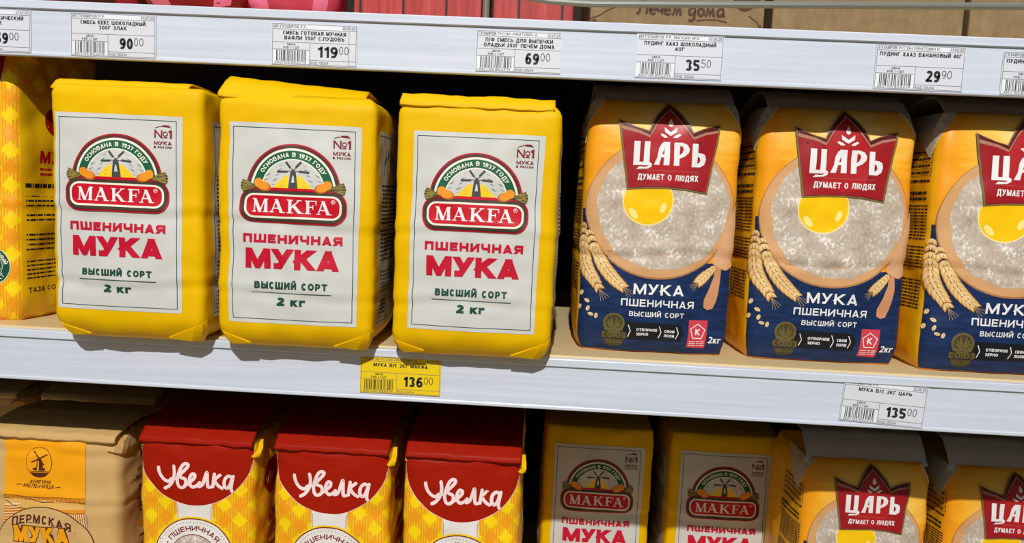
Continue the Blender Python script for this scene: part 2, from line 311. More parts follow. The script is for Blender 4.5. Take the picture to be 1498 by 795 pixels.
class Print:
    """polygons of printed ink on a flat sheet, in millimetres: x along the sheet, y up"""
    def __init__(s): s.items = []
    def poly(s, m, pts, layer=1): s.items.append((m, layer, list(pts)))
    def rect(s, m, x0, y0, x1, y1, layer=1): s.poly(m, [(x0, y0), (x1, y0), (x1, y1), (x0, y1)], layer)
    def frame(s, m, x0, y0, x1, y1, w, layer=1):
        for q in stroke([(x0, y0), (x1, y0), (x1, y1), (x0, y1)], w, True): s.poly(m, q, layer)
    def line(s, m, pts, w, layer=1, closed=False):
        for q in stroke(pts, w, closed): s.poly(m, q, layer)
    def ell(s, m, cx, cy, rx, ry=None, layer=1, n=28, rot=0, a0=0, a1=360):
        ry = rx if ry is None else ry; c, d = math.cos(rad(rot)), math.sin(rad(rot)); P = arc(0, 0, rx, ry, a0, a1, n)
        if a1 - a0 == 360: P = P[:-1]
        s.poly(m, [(cx + x * c - y * d, cy + x * d + y * c) for x, y in P], layer)
    def ring(s, m, cx, cy, r, w, layer=1, a0=0, a1=360, n=48, ky=1):
        full = a1 - a0 == 360; P = arc(cx, cy, r, r * ky, a0, a1, n)
        s.line(m, P[:-1] if full else P, w, layer, full)
    def rrect(s, m, x0, y0, x1, y1, r, layer=1):
        P = []
        for cx, cy, a in ((x1 - r, y1 - r, 0), (x0 + r, y1 - r, 90), (x0 + r, y0 + r, 180), (x1 - r, y0 + r, 270)): P += arc(cx, cy, r, r, a, a + 90, 7)
        s.poly(m, P, layer)
    def text(s, m, string, x0, x1, y0, h, w=.18, layer=2, slant=0, gap=.13, fn=None, center=False, sizes=None):
        """capitals between x0 and x1 on base line y0; sizes gives a height factor per letter; fn maps (x, y) to the sheet"""
        cells = []; x = 0
        for i, ch in enumerate(string):
            k = sizes[i] if sizes else 1; W = WID.get(ch, .74); cells.append((ch, x, W, k)); x += (W + gap) * k
        tot = x - gap * (sizes[-1] if sizes else 1); sx = (x1 - x0) / tot
        for ch, cx, W, k in cells:
            if ch == ' ': continue
            W2 = W * sx / h                                    # stretched cell keeps the stroke weight even
            g, lo, hi = glyph(ch, w / k if k < 1 else w, max(W2, .2))
            for closed, pts in g:
                for q in stroke(pts, w / k if k < 1 else w, closed):
                    q = clip(q, lo, hi)
                    if q:
                        q = [(x0 + cx * sx + (px + py * slant) * h * k, y0 + py * h * k) for px, py in q]
                        s.poly(m, [fn(*p) for p in q] if fn else q, layer)
    def arctext(s, m, string, cx, cy, r, h, a0, a1, w=.18, layer=3, inside=False):
        span = rad(a0 - a1) * r
        if not inside: s.text(m, string, 0, span, 0, h, w, layer, fn=lambda x, y: (cx + (r + y) * math.cos(rad(a0) - x / r), cy + (r + y) * math.sin(rad(a0) - x / r)))
        else: s.text(m, string, 0, abs(span), 0, h, w, layer, fn=lambda x, y: (cx + (r - y) * math.cos(rad(a0) + x / r), cy + (r - y) * math.sin(rad(a0) + x / r)))
    def lines(s, m, x0, x1, y1, y0, n, seed=0, layer=2, t=.5):
        """lines of small unreadable print as rows of word-length dashes"""
        step = (y1 - y0) / max(n, 1)
        for i in range(n):
            y = y1 - (i + .5) * step; x = x0; k = 0
            while x < x1 - 1:
                q = 1.2 + 4.5 * (.5 + .5 * math.sin(seed * 7.1 + i * 12.9 + k * 78.2)); xe = min(x + q, x1)
                s.rect(m, x, y - step * t / 2, xe, y + step * t / 2, layer); x = xe + .8; k += 1
    def build(s, name, parent, sheet, cell=4.0, base=.22, step=.07):
        mats = []; bm = bmesh.new()
        for m, layer, pts in s.items:
            if m not in mats: mats.append(m)
            mi = mats.index(m)
            P = [Vector((x, y, 0)) for x, y in pts]
            ar = sum(P[i].x * P[(i + 1) % len(P)].y - P[(i + 1) % len(P)].x * P[i].y for i in range(len(P)))
            if abs(ar) < 1e-5: continue
            if ar < 0: P.reverse()
            vs = [bm.verts.new((p.x, p.y, layer)) for p in P]
            tri = geometry.tessellate_polygon([P]) if len(P) > 4 else None
            if tri is None:
                try: bm.faces.new(vs).material_index = mi
                except ValueError: pass
            else:
                for a, b_, c in tri:
                    try:
                        f = bm.faces.new((vs[a], vs[b_], vs[c])); f.material_index = mi
                    except ValueError: pass
        bm.normal_update()
        bmesh.ops.reverse_faces(bm, faces=[f for f in bm.faces if f.normal.z < 0])
        if cell and bm.verts:
            for ax in (0, 1):
                lo = min(v.co[ax] for v in bm.verts); hi = max(v.co[ax] for v in bm.verts); k = math.floor(lo / cell) + 1; nn = Vector((0, 0, 0)); nn[ax] = 1
                while k * cell < hi:
                    p = Vector((0, 0, 0)); p[ax] = k * cell
                    bmesh.ops.bisect_plane(bm, geom=bm.verts[:] + bm.edges[:] + bm.faces[:], dist=1e-5, plane_co=p, plane_no=nn); k += 1
        uv = bm.loops.layers.uv.new('sheet')
        for f in bm.faces:
            f.smooth = True
            for lp in f.loops: lp[uv].uv = (lp.vert.co.x, lp.vert.co.y)
        for v in bm.verts: v.co = sheet(v.co.x, v.co.y, (base + step * v.co.z) / 1000)
        me = bpy.data.meshes.new(name); bm.to_mesh(me); bm.free()
        for m in mats: me.materials.append(MATS[m])
        return link(name, me, parent)

# ------------------------------------------------------------------ paper bags
class Bag:
    """a filled paper block: s runs round the outside in mm from the front centre, z up in mm"""
    def __init__(g, w=121, d=100, h=182, r=9, bulge=7, side=4, seed=0, top_in=3, top_len=14, amp=1.1, crease=(87,), cdep=1.3, bot_in=7, lean=0, top_x=None, lean_x=0):
        g.top_x, g.lean_x = (top_in if top_x is None else top_x), lean_x
        g.a, g.b, g.h, g.r = w / 2, d / 2, h, r; g.bulge, g.side, g.seed, g.top_in, g.top_len, g.amp, g.crease, g.cdep, g.bot_in, g.lean = bulge, side, seed * 17.3, top_in, top_len, amp, crease, cdep, bot_in, lean
        g.segs = []; a, b = g.a - r, g.b - r; q = r * math.pi / 2
        g.L = 4 * (a + b) + 4 * q; g.fa, g.fb, g.q = a, b, q
    def ring(g, s):
        a, b, q, r = g.fa, g.fb, g.q, g.r; half = g.L / 2
        s = (s + half) % g.L - half; sg = 1 if s >= 0 else -1; t = abs(s)
        if t < a: return sg * t, -g.b
        t -= a
        if t < q: k = t / r; return sg * (a + r * math.sin(k)), -b - r * math.cos(k)
        t -= q
        if t < 2 * b: return sg * g.a, -b + t
        t -= 2 * b
        if t < q: k = t / r; return sg * (a + r * math.cos(k)), b + r * math.sin(k)
        return sg * (a - (t - q)), g.b
    def raw(g, s, z):
        x, y = g.ring(s); k = min(max(z / g.h, 0), 1); pr = max(math.sin(math.pi * k ** .8), 0) ** .45
        nx, ny = x / g.a, y / g.b
        y2 = y + (-g.bulge if ny < 0 else g.bulge) * max(0, 1 - nx * nx * .9) * pr * min(1, abs(ny) ** 3)
        x2 = x + g.side * nx * abs(nx) ** 2 * max(0, 1 - ny * ny) * pr
        ix = iy = 0
        if z < 18: ix = iy = g.bot_in * ((18 - z) / 18) ** 2
        zt = g.h - g.top_len
        if z > zt: k = ((z - zt) / g.top_len) ** 2; ix += g.top_x * k; iy += g.top_in * k
        x2 *= 1 - ix / g.a; y2 *= 1 - iy / g.b
        v = Vector((x2, y2, z)); sd = Vector((g.seed, g.seed * .7, 3))
        n = g.amp * (noise.noise(v * .033 + sd) * 1.5 + noise.noise(v * .08 + sd) * .75)
        edge = min(1, abs(z - g.h) / 25); n += (1 - edge) * g.amp * .9 * noise.noise(Vector((x * .07, y * .07, z * .16)) + sd)
        n += (max(0, 1 - z / 22)) * g.amp * .7 * noise.noise(Vector((x * .08, y * .08, z * .14)) + sd)
        for zc in g.crease:
            zz = zc + 2.2 * math.sin(s * .045 + g.seed) + 1.5 * noise.noise(Vector((s * .05, zc, g.seed)))
            n -= g.cdep * math.exp(-((z - zz) / 3.2) ** 2) * (.6 + .6 * noise.noise(Vector((s * .03, g.seed, 1)))) - .5 * g.cdep * math.exp(-((z - zz - 6) / 4) ** 2)
        q = math.hypot(nx ** 3, ny ** 3) or 1
        v.x += n * nx ** 3 / q; v.y += n * ny ** 3 / q
        v.y += g.lean * (z / g.h); v.x += g.lean_x * (z / g.h)
        return v
    def __call__(g, s, z, off=0):
        p = g.raw(s, z)
        if off:
            n = (g.raw(s + .6, z) - g.raw(s - .6, z)).cross(g.raw(s, z + .6) - g.raw(s, z - .6)).normalized()
            return p / 1000 + n * off
        return p / 1000
    def body(g, parent, m, cap=((.06, -2), (.25, 1), (.6, 3), (.9, 3)), name='bag_body', top_m=None):
        ns = int(g.L / 3); nz = int(g.h / 3); vs, fs, uv = [], [], []
        S = [-g.L / 2 + g.L * i / ns for i in range(ns)]; Z = [g.h * j / nz for j in range(nz + 1)]
        for z in Z:
            for s in S: vs.append(g(s, z)); uv.append((s, z))
        for j in range(nz):
            for i in range(ns): fs.append((j * ns + i, j * ns + (i + 1) % ns, (j + 1) * ns + (i + 1) % ns, (j + 1) * ns + i))
        last = nz * ns; ring = [vs[last + i] for i in range(ns)]; cy = sum(v.y for v in ring) / ns
        for f, dz in cap:
            st = len(vs)
            for i, v in enumerate(ring):
                x, y = v.x * (1 - f), cy + (v.y - cy) * (1 - f)
                vs.append(Vector((x, y, g.h / 1000 + dz / 1000 + .0008 * noise.noise(Vector((x * 70, y * 70, g.seed)))))); uv.append((S[i], g.h + f * g.b))
            for i in range(ns): fs.append((last + i, last + (i + 1) % ns, st + (i + 1) % ns, st + i))
            last = st
        fs.append(tuple(last + i for i in range(ns))); fs.append(tuple(range(ns))[::-1])
        o = mesh_from(name, vs, fs, [m], parent, smooth=True, uvs=uv)
        # seam in the uv: faces that close the ring keep their own values
        l = o.data.uv_layers['sheet'].data
        for p in o.data.polygons:
            us = [l[k].uv[0] for k in p.loop_indices]
            if max(us) - min(us) > g.L / 2:
                for k in p.loop_indices:
                    if l[k].uv[0] < 0: l[k].uv[0] += g.L
        return o
    def flap(g, parent, m, prof, x0, x1, th=1.2, wob=1.5, name='top_flap', seed=1, nx=40, skew=0):
        """a folded sheet lying on top: prof = (y, z) from front to back in mm, measured from the front face and the top edge"""
        vs, fs = [], []; P = []
        for (ya, za), (yb, zb) in zip(prof, prof[1:]):
            n = max(1, int(math.hypot(yb - ya, zb - za) / 3)); P += [(ya + (yb - ya) * k / n, za + (zb - za) * k / n) for k in range(n)]
        P.append(prof[-1]); np_ = len(P)
        for lay in (0, 1):
            for i in range(nx + 1):
                x = x0 + (x1 - x0) * i / nx
                for j, (y, z) in enumerate(P):
                    q = Vector((x * .045, j * .16, g.seed + seed * 5.1)); f = noise.noise(q); f2 = noise.noise(q * 2.3 + Vector((3, 1, 2)))
                    fy = wob * (f + .5 * f2) * (1 if j < np_ - 1 else .3); fz = wob * .6 * (f2 + .4 * f) - skew * i / nx
                    vs.append(Vector((x + g.lean_x, -g.b + g.lean + y + fy * .5, g.h + z + fz - lay * th)) / 1000)
        c = np_; B = (nx + 1) * c
        for i in range(nx):
            for j in range(c - 1):
                a = i * c + j; fs.append((a, a + c, a + c + 1, a + 1)); fs.append((B + a, B + a + 1, B + a + c + 1, B + a + c))
            fs.append((i * c, B + i * c, B + (i + 1) * c, (i + 1) * c)); k = c - 1; fs.append((i * c + k, (i + 1) * c + k, B + (i + 1) * c + k, B + i * c + k))
        for j in range(c - 1):
            fs.append((j, j + 1, B + j + 1, B + j)); a = nx * c + j; fs.append((a, B + a, B + a + 1, a + 1))
        return mesh_from(name, vs, fs, [m], parent, smooth=True)
    def fold(g, parent, m, pts, lift, name='corner_fold', under=-.3):
        """a triangular paper ear lying on the bag: (s, z) corners with a lift in mm each"""
        n = len(pts); N = 6; vs, fs = [], []
        A, B, C = pts[:3]; la, lb, lc = lift
        idx = {}
        for lay in (0, 1):
            for i in range(N + 1):
                for j in range(N + 1 - i):
                    u, v = i / N, j / N; w = 1 - u - v
                    s = A[0] * w + B[0] * u + C[0] * v; z = A[1] * w + B[1] * u + C[1] * v; l = la * w + lb * u + lc * v
                    idx[lay, i, j] = len(vs); vs.append(g(s, z, (l if lay == 0 else under) / 1000 or 1e-6))
        for lay in (0, 1):
            for i in range(N):
                for j in range(N - i):
                    t = (idx[lay, i, j], idx[lay, i + 1, j], idx[lay, i, j + 1]); fs.append(t if lay == 0 else t[::-1])
                    if j < N - i - 1:
                        t = (idx[lay, i + 1, j], idx[lay, i + 1, j + 1], idx[lay, i, j + 1]); fs.append(t if lay == 0 else t[::-1])
        for k in range(N):
            for e in (((k, 0), (k + 1, 0)), ((N - k, k), (N - k - 1, k + 1)), ((0, N - k), (0, N - k - 1))):
                (i, j), (p, q) = e; fs.append((idx[0, i, j], idx[1, i, j], idx[1, p, q], idx[0, p, q]))
        o = mesh_from(name, vs, fs, [m], parent)
        bm = bmesh.new(); bm.from_mesh(o.data); bmesh.ops.recalc_face_normals(bm, faces=bm.faces); bm.to_mesh(o.data); bm.free()
        return o

# ---- yellow bag with the white front label
def windmill(p, cx, cy, k, m, L=4):
    p.poly(m, [(cx - 3.4 * k, cy - 13 * k), (cx + 3.6 * k, cy - 13 * k), (cx + 2 * k, cy - 1 * k), (cx, cy + 1.6 * k), (cx - 2 * k, cy - 1 * k)], L)
    for x, y in ((-5, 6.6), (6, 6.4), (-11.5, -.6), (11.5, -1.2)):
        d = math.hypot(x, y); u, v = x / d, y / d
        p.line(m, [(cx, cy), (cx + x * k, cy + y * k)], .5 * k, L)
        c, e = .35, 1.0; w = 1.1 * k
        p.poly(m, [(cx + x * k * c - v * w, cy + y * k * c + u * w), (cx + x * k * e - v * w, cy + y * k * e + u * w), (cx + x * k * e + v * w * .4, cy + y * k * e - u * w * .4), (cx + x * k * c + v * w * .4, cy + y * k * c - u * w * .4)], L)
def serif_word(p, m, x0, y0, h, L=6):
    """five roman capitals with thick and thin strokes"""
    def bar(pts, w): 
        for q in stroke(pts, w): 
            q = clip(q, 0, 1)
            if q: p.poly(m, [(x0 + (X + px) * h, y0 + py * h) for px, py in q], L)
    def foot(c, w=.32, y=.03): bar([(c - w / 2, y), (c + w / 2, y)], .065)
    X = 0; tk, tn = .215, .085
    foot(.14, .28); foot(.97, .36); foot(.1, .22, .97); foot(1.0, .26, .97); bar([(.14, 0), (.14, 1)], tn); bar([(.97, 0), (.97, 1)], tk); bar([(.1, 1.1), (.58, -.05)], tk); bar([(.54, 0), (.92, 1.05)], tn)
    X = 1.27; foot(.14, .3); foot(.9, .4); bar([(.1, -.06), (.5, 1.03)], tn); bar([(.43, 1.1), (.88, -.05)], tk); bar([(.24, .33), (.74, .33)], tn)
    X = 2.52; foot(.2, .42); foot(.2, .42, .97); foot(.98, .36); foot(.86, .34, .97); bar([(.2, 0), (.2, 1)], tk); bar([(.26, .36), (.9, 1.03)], tn); bar([(.4, .62), (.96, -.05)], tk)
    X = 3.8; foot(.2, .44); bar([(.2, 0), (.2, 1)], tk); bar([(0, .965), (.82, .965)], .075); bar([(.795, .97), (.795, .7)], .06); bar([(.25, .52), (.6, .52)], .075); bar([(.58, .68), (.58, .36)], .06)
    X = 4.62; foot(.14, .3); foot(.9, .4); bar([(.1, -.06), (.5, 1.03)], tn); bar([(.43, 1.1), (.88, -.05)], tk); bar([(.24, .33), (.74, .33)], tn)

def makfa_prints(root, g, dx=0):
    lab = Print(); lab.poly('white_print', [(-46.8, 15.2), (46.6, 15.2), (48, 161), (-46.6, 161)], 0); lab.frame('dark_green_ink', -43.6, 18.3, 43.4, 157.5, .55, 1)
    L = lab.build('front_label', root, g, cell=3)
    e = Print(); cz = 113
    half = lambda r, z=111: [(x, max(y, z)) for x, y in arc(0, cz, r, r, 0, 180, 36)]
    e.poly('emblem_red', half(33.8), 1); e.poly('olive_ink', half(32.9), 2); e.poly('maroon_ink', [(x, y) for x, y in arc(0, cz, 32.6, 32.6, 18, 162, 36)], 2)
    e.poly('cream_print', half(30.6), 3); e.poly('green_ink', half(29), 4); e.poly('cream_print', half(23), 5); e.poly('white_print', half(22.2), 6)
    e.arctext('cream_print', 'ОСНОВАНА В 1937 ГОДУ', 0, cz, 24.4, 3.1, 150, 30, .2, 7)
    for sx in (-1, 1): e.poly('field_yellow', [(sx * 15, 113.6), (sx * 11, 118.5), (sx * 6, 123.5), (sx * 3.2, 124.6), (sx * 3, 113.6)], 7)
    for i in range(22):
        x = 6 + 13 * ((i * .618) % 1); y = 117 + 15 * ((i * .755 + .2) % 1)
        if math.hypot(x, y - cz) < 20.5 and y > 117: 
            for sx in (-1, 1): e.line('light_grey_ink', [(sx * x, y), (sx * (x + 2.4), y - .7)], .26, 8)
    windmill(e, .2, 127.4, 1, 'grey_ink', 9); e.poly('white_print', [(-1, 119), (1.4, 119), (.8, 123.5), (-.2, 124.5)], 10)
    e.poly('emblem_red', [(-24, 113), (24, 113), (14, 115), (-14, 115)], 10)
    for sx in (-1, 1):
        for k in range(9): 
            a = rad(150 + k * 8); e.line('wheat_ink' if k % 2 else 'olive_ink', [(sx * -26, 115.5), (sx * (-26 + 11.5 * math.cos(a)), 116.5 + 7 * math.sin(a) - .2 * k)], .8, 11)
            e.line('wheat_ink', [(sx * -30, 114.5 + .4 * k), (sx * (-36.5 + .2 * k), 112.6 + .9 * k)], .6, 11)
        e.ell('orange_ink', sx * -24.6, 118, 3.2, 3.4, 12); e.ell('dark_orange_ink', sx * -20.6, 115.6, 5.2, 3.4, 12, rot=-15 * sx); e.ell('orange_ink', sx * -21.2, 116.2, 4.6, 3, 13, rot=-15 * sx)
    e.rrect('emblem_red', -38.4, 89.6, 38.4, 113.9, 10, 9); e.rrect('maroon_ink', -37.6, 90.3, 37.6, 113.2, 9.6, 10); e.rrect('olive_ink', -37, 90.9, 37, 112.6, 9, 11); e.rrect('cream_print', -34.9, 93, 34.9, 110.5, 6.8, 12); e.rrect('emblem_red', -33.4, 94.4, 33.4, 109.1, 5.6, 13)
    serif_word(e, 'pure_white', -28.6, 96.9, 9.9, 14)
    e.ring('pure_white', 28.9, 106.3, 1.3, .32, 14, n=14); e.text('pure_white', 'Р', 28.4, 29.4, 105.6, 1.5, .2, 14)
    e.build('emblem', L, g, cell=3, base=.3)
    t = Print(); R = 'red_ink'
    t.text(R, 'ПШЕНИЧНАЯ', -35.6, 35.8, 74.8, 6.3, .3, 2, gap=.14); t.text(R, 'МУКА', -34, 33.4, 55.9, 14.8, .31, 2, gap=.06)
    G = 'dark_green_ink'
    t.text(G, 'ВЫСШИЙ СОРТ', -27, 25.6, 41.4, 5, .26, 2, gap=.16); t.rect(G, -29.5, 38.15, 28.6, 38.65, 2); t.text(G, '2 КГ', -10.8, 9.8, 28.9, 6, .3, 2, sizes=[1, .7, .78, .78])
    t.build('lettering', L, g, cell=3, base=.42)
    t = Print(); M = 'maroon_line'
    t.text(M, 'N', 27.9, 33.6, 144.8, 6, .17, 2); t.text(M, '1', 37.8, 40.4, 144.8, 6.2, .24, 2); t.ring(M, 35.7, 148, 1.5, .7, 2, n=16); t.rect(M, 34.2, 145, 37.2, 145.7, 2)
    t.text(M, 'МУКА', 27.9, 40.3, 140, 2.6, .22, 2); t.text(M, 'В РОССИИ', 27.8, 40.4, 137.5, 1.5, .24, 2)
    t.line(M, [(28.4, 152.2), (31, 153.2), (34, 153.6), (40, 152.8)], .4, 2); t.ell(M, 36, 153.8, 3, .75, 2, n=14)
    t.build('quality_mark', L, g, cell=3, base=.42)
def makfa_side(root, g, sg):
    p = Print(); s0, s1 = sorted((sg * 67, sg * 131)); f = lambda x: s0 + x
    p.rect('side_print', s0, 15, s1, 160, 0); p.frame('dark_green_ink', s0 + 3, 18, s1 - 3, 157, .55, 1)
    for k in range(7): p.line('mid_grey_ink', [(s0 + 10 + k * 7, 128), (s0 + 14 + k * 6, 138), (s0 + 18 + k * 5, 152 - (k % 3) * 3)], .7, 2); p.ell('mid_grey_ink', s0 + 15 + k * 6, 139 + (k % 2) * 5, 1.8, 4.2, 2, n=10, rot=-25)
    p.lines('black_ink', s0 + 6, s1 - 6, 122, 64, 19, 1, 2, .45); p.lines('mid_grey_ink', s0 + 6, s1 - 6, 58, 40, 6, 3, 2, .45); p.frame('black_ink', s0 + 6, 21, s0 + 28, 37, .4, 2); p.lines('black_ink', s0 + 8, s0 + 26, 35, 23, 4, 5, 2, .5)
    p.build('side_label', root, g)
def makfa(loc, rz, label, seed, group, flap=None, sides=(1,), h=181, lean=0, lean_x=0, dz=0, kx=.985, kz=.972, w=113, dx=0, tin=2):
    root = thing('flour_bag', loc, rz, label, 'flour bag', group)
    g = Bag(w, 98, h, 3.5, 4.5, 3.5, seed, top_in=tin, top_len=9, amp=.9, crease=(87 + dz, 36 + dz), cdep=1.1, bot_in=10, lean=lean, lean_x=lean_x)
    sheet_ = lambda x, z, o: g(x * kx + dx, 88 + (z - 88) * kz + dz, o)
    g.body(root, 'yellow_paper', cap=((.07, -3.5), (.16, -1), (.5, 4), (.9, 4)))
    prof, x0, x1, wob, skew = flap or (((3, -3), (10, 3), (24, 5), (70, 4)), -59, 50, 1.6, 2)
    g.flap(root, 'yellow_paper', prof, x0, x1, 1.1, wob, seed=seed, skew=skew)
    q = w / 2; g.fold(root, 'yellow_paper', [(q - 24, 3), (q + 6, 2), (q + 4, 17)], (1.2, 3.6, .3)); g.fold(root, 'yellow_paper', [(18 - q, 3), (-q - 6, 14), (-q - 6, 2)], (1.0, .3, 3))
    makfa_prints(root, sheet_)
    for sg in sides: makfa_side(root, lambda x, z, o: g(x, z + dz * .6, o), sg)
    return root

# ---- blue and golden bag with the crown
def petal(p, m, cx, cy, ln, wd, rot, L):
    c, d = math.cos(rad(rot)), math.sin(rad(rot)); pts = [(ln * (i / 8), wd * math.sin(math.pi * (i / 8) ** .8) / 2) for i in range(9)]; pts += [(x, -y) for x, y in reversed(pts[1:-1])]
    p.poly(m, [(cx + x * c - y * d, cy + x * d + y * c) for x, y in pts], L)
def wheat_ear(p, axis, gl, gw, L):
    axis = smooth_pts(axis, 2); n = len(axis); gl *= .95; gw *= .8
    for i in range(n - 1):
        for k in range(1):
            t = 0; x = axis[i][0] + (axis[i + 1][0] - axis[i][0]) * t; y = axis[i][1] + (axis[i + 1][1] - axis[i][1]) * t
            a = math.degrees(math.atan2(axis[i + 1][1] - axis[i][1], axis[i + 1][0] - axis[i][0])); f = .75 + .5 * math.sin(math.pi * (i + t) / (n - 1))
            for sg in (1, -1):
                petal(p, 'ear_dark', x, y, gl * 1.12 * f, gw * 1.2 * f, a + sg * 30, L); petal(p, 'ear_straw', x + .3 * sg, y, gl * f, gw * .9 * f, a + sg * 30, L + 1); petal(p, 'ear_light', x, y, gl * .8 * f, gw * .4 * f, a + sg * 36, L + 2)
            petal(p, 'ear_dark', x, y, gl * .75 * f, gw * .75 * f, a, L + 2); petal(p, 'ear_light', x, y, gl * .65 * f, gw * .5 * f, a, L + 3)
    x, y = axis[-1]; a = math.degrees(math.atan2(axis[-1][1] - axis[-2][1], axis[-1][0] - axis[-2][0]))
    for s in (-24, -10, 4, 18): p.line('ear_straw', [(x, y), (x + gl * 1.3 * math.cos(rad(a + s)), y + gl * 1.3 * math.sin(rad(a + s)))], .22, L)
def tsar(loc, rz, label, seed, group, w=118, flap=None, lean=0, h=198, k=1):
    root = thing('flour_bag', loc, rz, label, 'flour bag', group)
    g = Bag(w, 98, h, 7, 7, 4, seed, top_in=7, top_len=26, amp=1.1, crease=(78,), cdep=1.2, bot_in=3, lean=lean, top_x=4)
    art = lambda x, z, o: g(x * k, h - 2 + (z - 196) * k, o)
    g.body(root, 'golden_print', cap=((.1, 1), (.4, 4), (.9, 4)))
    prof, x0, x1 = flap or (((7.5, -1.5), (17, 8), (29, 15), (50, 16), (92, 4)), -54, 54)
    g.flap(root, 'white_film', prof, x0, x1, 1.0, 1.5, seed=seed)
    for sg in (-1, 1): g.fold(root, 'white_film', [(sg * 50, h - 1), (sg * 104, h), (sg * 68, h - 34)], (1.5, 1.0, .4), under=-.2)
    a = Print()
    a.poly('blue_print', [(-59.5, 1.5), (59.5, 1.5), (59.5, 76), (40, 74), (0, 74), (-40, 79), (-53, 92), (-54, 112), (-59.5, 113)], 0)
    a.ell('board_dark', 0, 114.4, 57.2, 54.6, 1, 56); a.ell('board_brown', 0, 114.8, 56.4, 53.6, 2, 56)
    fl = []
    for i in range(90):
        t = 2 * math.pi * i / 90; rr = 1 + .022 * math.sin(9 * t) * math.sin(4 * t + 1) + .02 * noise.noise(Vector((math.cos(t) * 5, math.sin(t) * 5, 2)))
        fl.append((2 + 50.6 * rr * math.cos(t), 115.5 + 48.5 * rr * math.sin(t)))
    a.poly('printed_flour', fl, 3)
    a.ell('yolk_edge', -10.2, 120.6, 19.6, 19.4, 4, 36); a.ell('yolk_yellow', -10.2, 120.8, 18.6, 18.4, 5, 36); a.ell('yolk_light', 1.5, 115.5, 2.2, 4.2, 6, 14, rot=-20); a.ell('yolk_light', -21, 110.5, 2.4, 5, 6, 14, rot=40)
    wheat_ear(a, [(-58.5, 102), (-58.2, 92), (-57.5, 82), (-56.5, 73), (-53.5, 65), (-49, 58), (-43.5, 50)], 8, 4.6, 6); wheat_ear(a, [(-54, 96), (-50.5, 86), (-47, 78), (-42.5, 70), (-37, 63), (-31, 57), (-25.5, 52.5)], 8, 4.8, 8)
    wheat_ear(a, [(45.5, 72), (41.5, 67.5), (37, 63), (33, 59)], 6.2, 3.4, 6)
    a.poly('pin_handle', [(45.5, 71), (50.5, 70), (50.5, 60), (47.6, 44), (45.5, 38.5), (41.5, 37.4), (38.2, 39.5), (38.2, 45), (42, 55), (45, 63)], 8)
    a.poly('pin_wood', [(50.5, 100), (56, 116), (59.4, 122), (59.4, 72), (54.2, 69), (48, 70.5), (42.8, 74.4)], 9); a.line('board_dark', [(42.8, 74.4), (48, 70.5), (54.2, 69), (59.4, 72)], .5, 10)
    for x, y, r in ((-57.2, 46, 70), (-52.7, 40, -30), (-51.6, 34, 70), (-49.2, 29.6, -15), (-45, 28.6, 80), (-58, 34.6, 70)): a.ell('ear_light', x, y, 2.2, 1.3, 8, 12, rot=r); a.line('ear_dark', [(x - 1.4 * math.cos(rad(r)), y - 1.4 * math.sin(rad(r))), (x + 1.4 * math.cos(rad(r)), y + 1.4 * math.sin(rad(r)))], .3, 9)
    A = a.build('front_picture', root, art, cell=3, base=.5)
    c = Print()
    L1 = arc(-36, 205, 33, 30, 0, 0, 1)
    out = [(-36.2, 182.7), (-30, 179.6), (-22, 176.6), (-12.7, 174.2), (-10.5, 180), (-6.5, 187), (-1.5, 192.6), (2.6, 196), (7.5, 192.6), (13, 187), (18.5, 180), (21.3, 173.8), (28, 176.8), (35, 179.2), (42.7, 180.9), (34.7, 127.2), (19, 129.6), (3.6, 130.4), (-12, 129.9), (-27.3, 128.4)]
    cx, cy = 3.4, 156
    def sh(k, dy=0): return [(cx + (x - cx) * k, cy + (y - cy) * k + dy) for x, y in out]
    c.poly('gold_ink', out, 1); c.poly('crown_dark', sh(.955), 2)
    c.poly('crown_line', [(-33.6, 177.6), (-20, 174.2), (-11.9, 170.8), (-6, 182), (3, 192), (11, 183.5), (21.6, 170.6), (30, 174.4), (40.4, 176.4), (40, 174.6), (30, 172.4), (21.6, 168.6), (11, 182), (3, 190), (-6, 180.5), (-11.9, 169), (-20, 172), (-33.2, 174.8)], 3)
    c.poly('crown_red', [(-33, 174.6), (-20, 172), (-11.9, 169), (-6, 180.5), (3, 190), (11, 182), (21.6, 168.6), (30, 172.4), (40, 174.4), (33.4, 129), (19, 131.2), (3.6, 131.9), (-12, 131.4), (-26, 130)], 3)
    c.poly('crown_mid', [(-12, 168), (-5, 180), (3, 188), (11, 180), (20, 168), (22, 150), (16, 136), (3, 134), (-10, 136), (-16, 150)], 4)
    c.line('crown_line', [(-19, 144.3), (26.5, 143.9)], .2, 5)
    Wm = 'pure_white'
    c.poly(Wm, [(3.9, 183.6), (5.8, 180.4), (5.6, 178.2), (3.9, 177.2), (2.2, 178.2), (2, 180.4)], 6)
    c.poly(Wm, [(-1.2, 177), (3.9, 173.4), (9, 177), (8.6, 173.6), (3.9, 170.6), (-.8, 173.6)], 6)
    for sx in (-1, 1): c.poly(Wm, [(3.9 + sx * 2, 169.4), (3.9 + sx * 5, 169.2), (3.9 + sx * 8, 171.4), (3.9 + sx * 7, 172.4), (3.9 + sx * 4, 171.2)], 6)
    # the four tall letters
    c.rect(Wm, -23.4, 148.6, -18.8, 166, 6); c.rect(Wm, -15.6, 148.6, -11.3, 166, 6); c.rect(Wm, -23.4, 147.6, -10.6, 150.2, 6); c.poly(Wm, [(-11.8, 150.2), (-9.4, 149.2), (-9.6, 146.8), (-12.2, 145.4), (-16, 145), (-20.8, 144.6), (-18.5, 146.6), (-14, 146.4), (-12, 147.2)], 6)
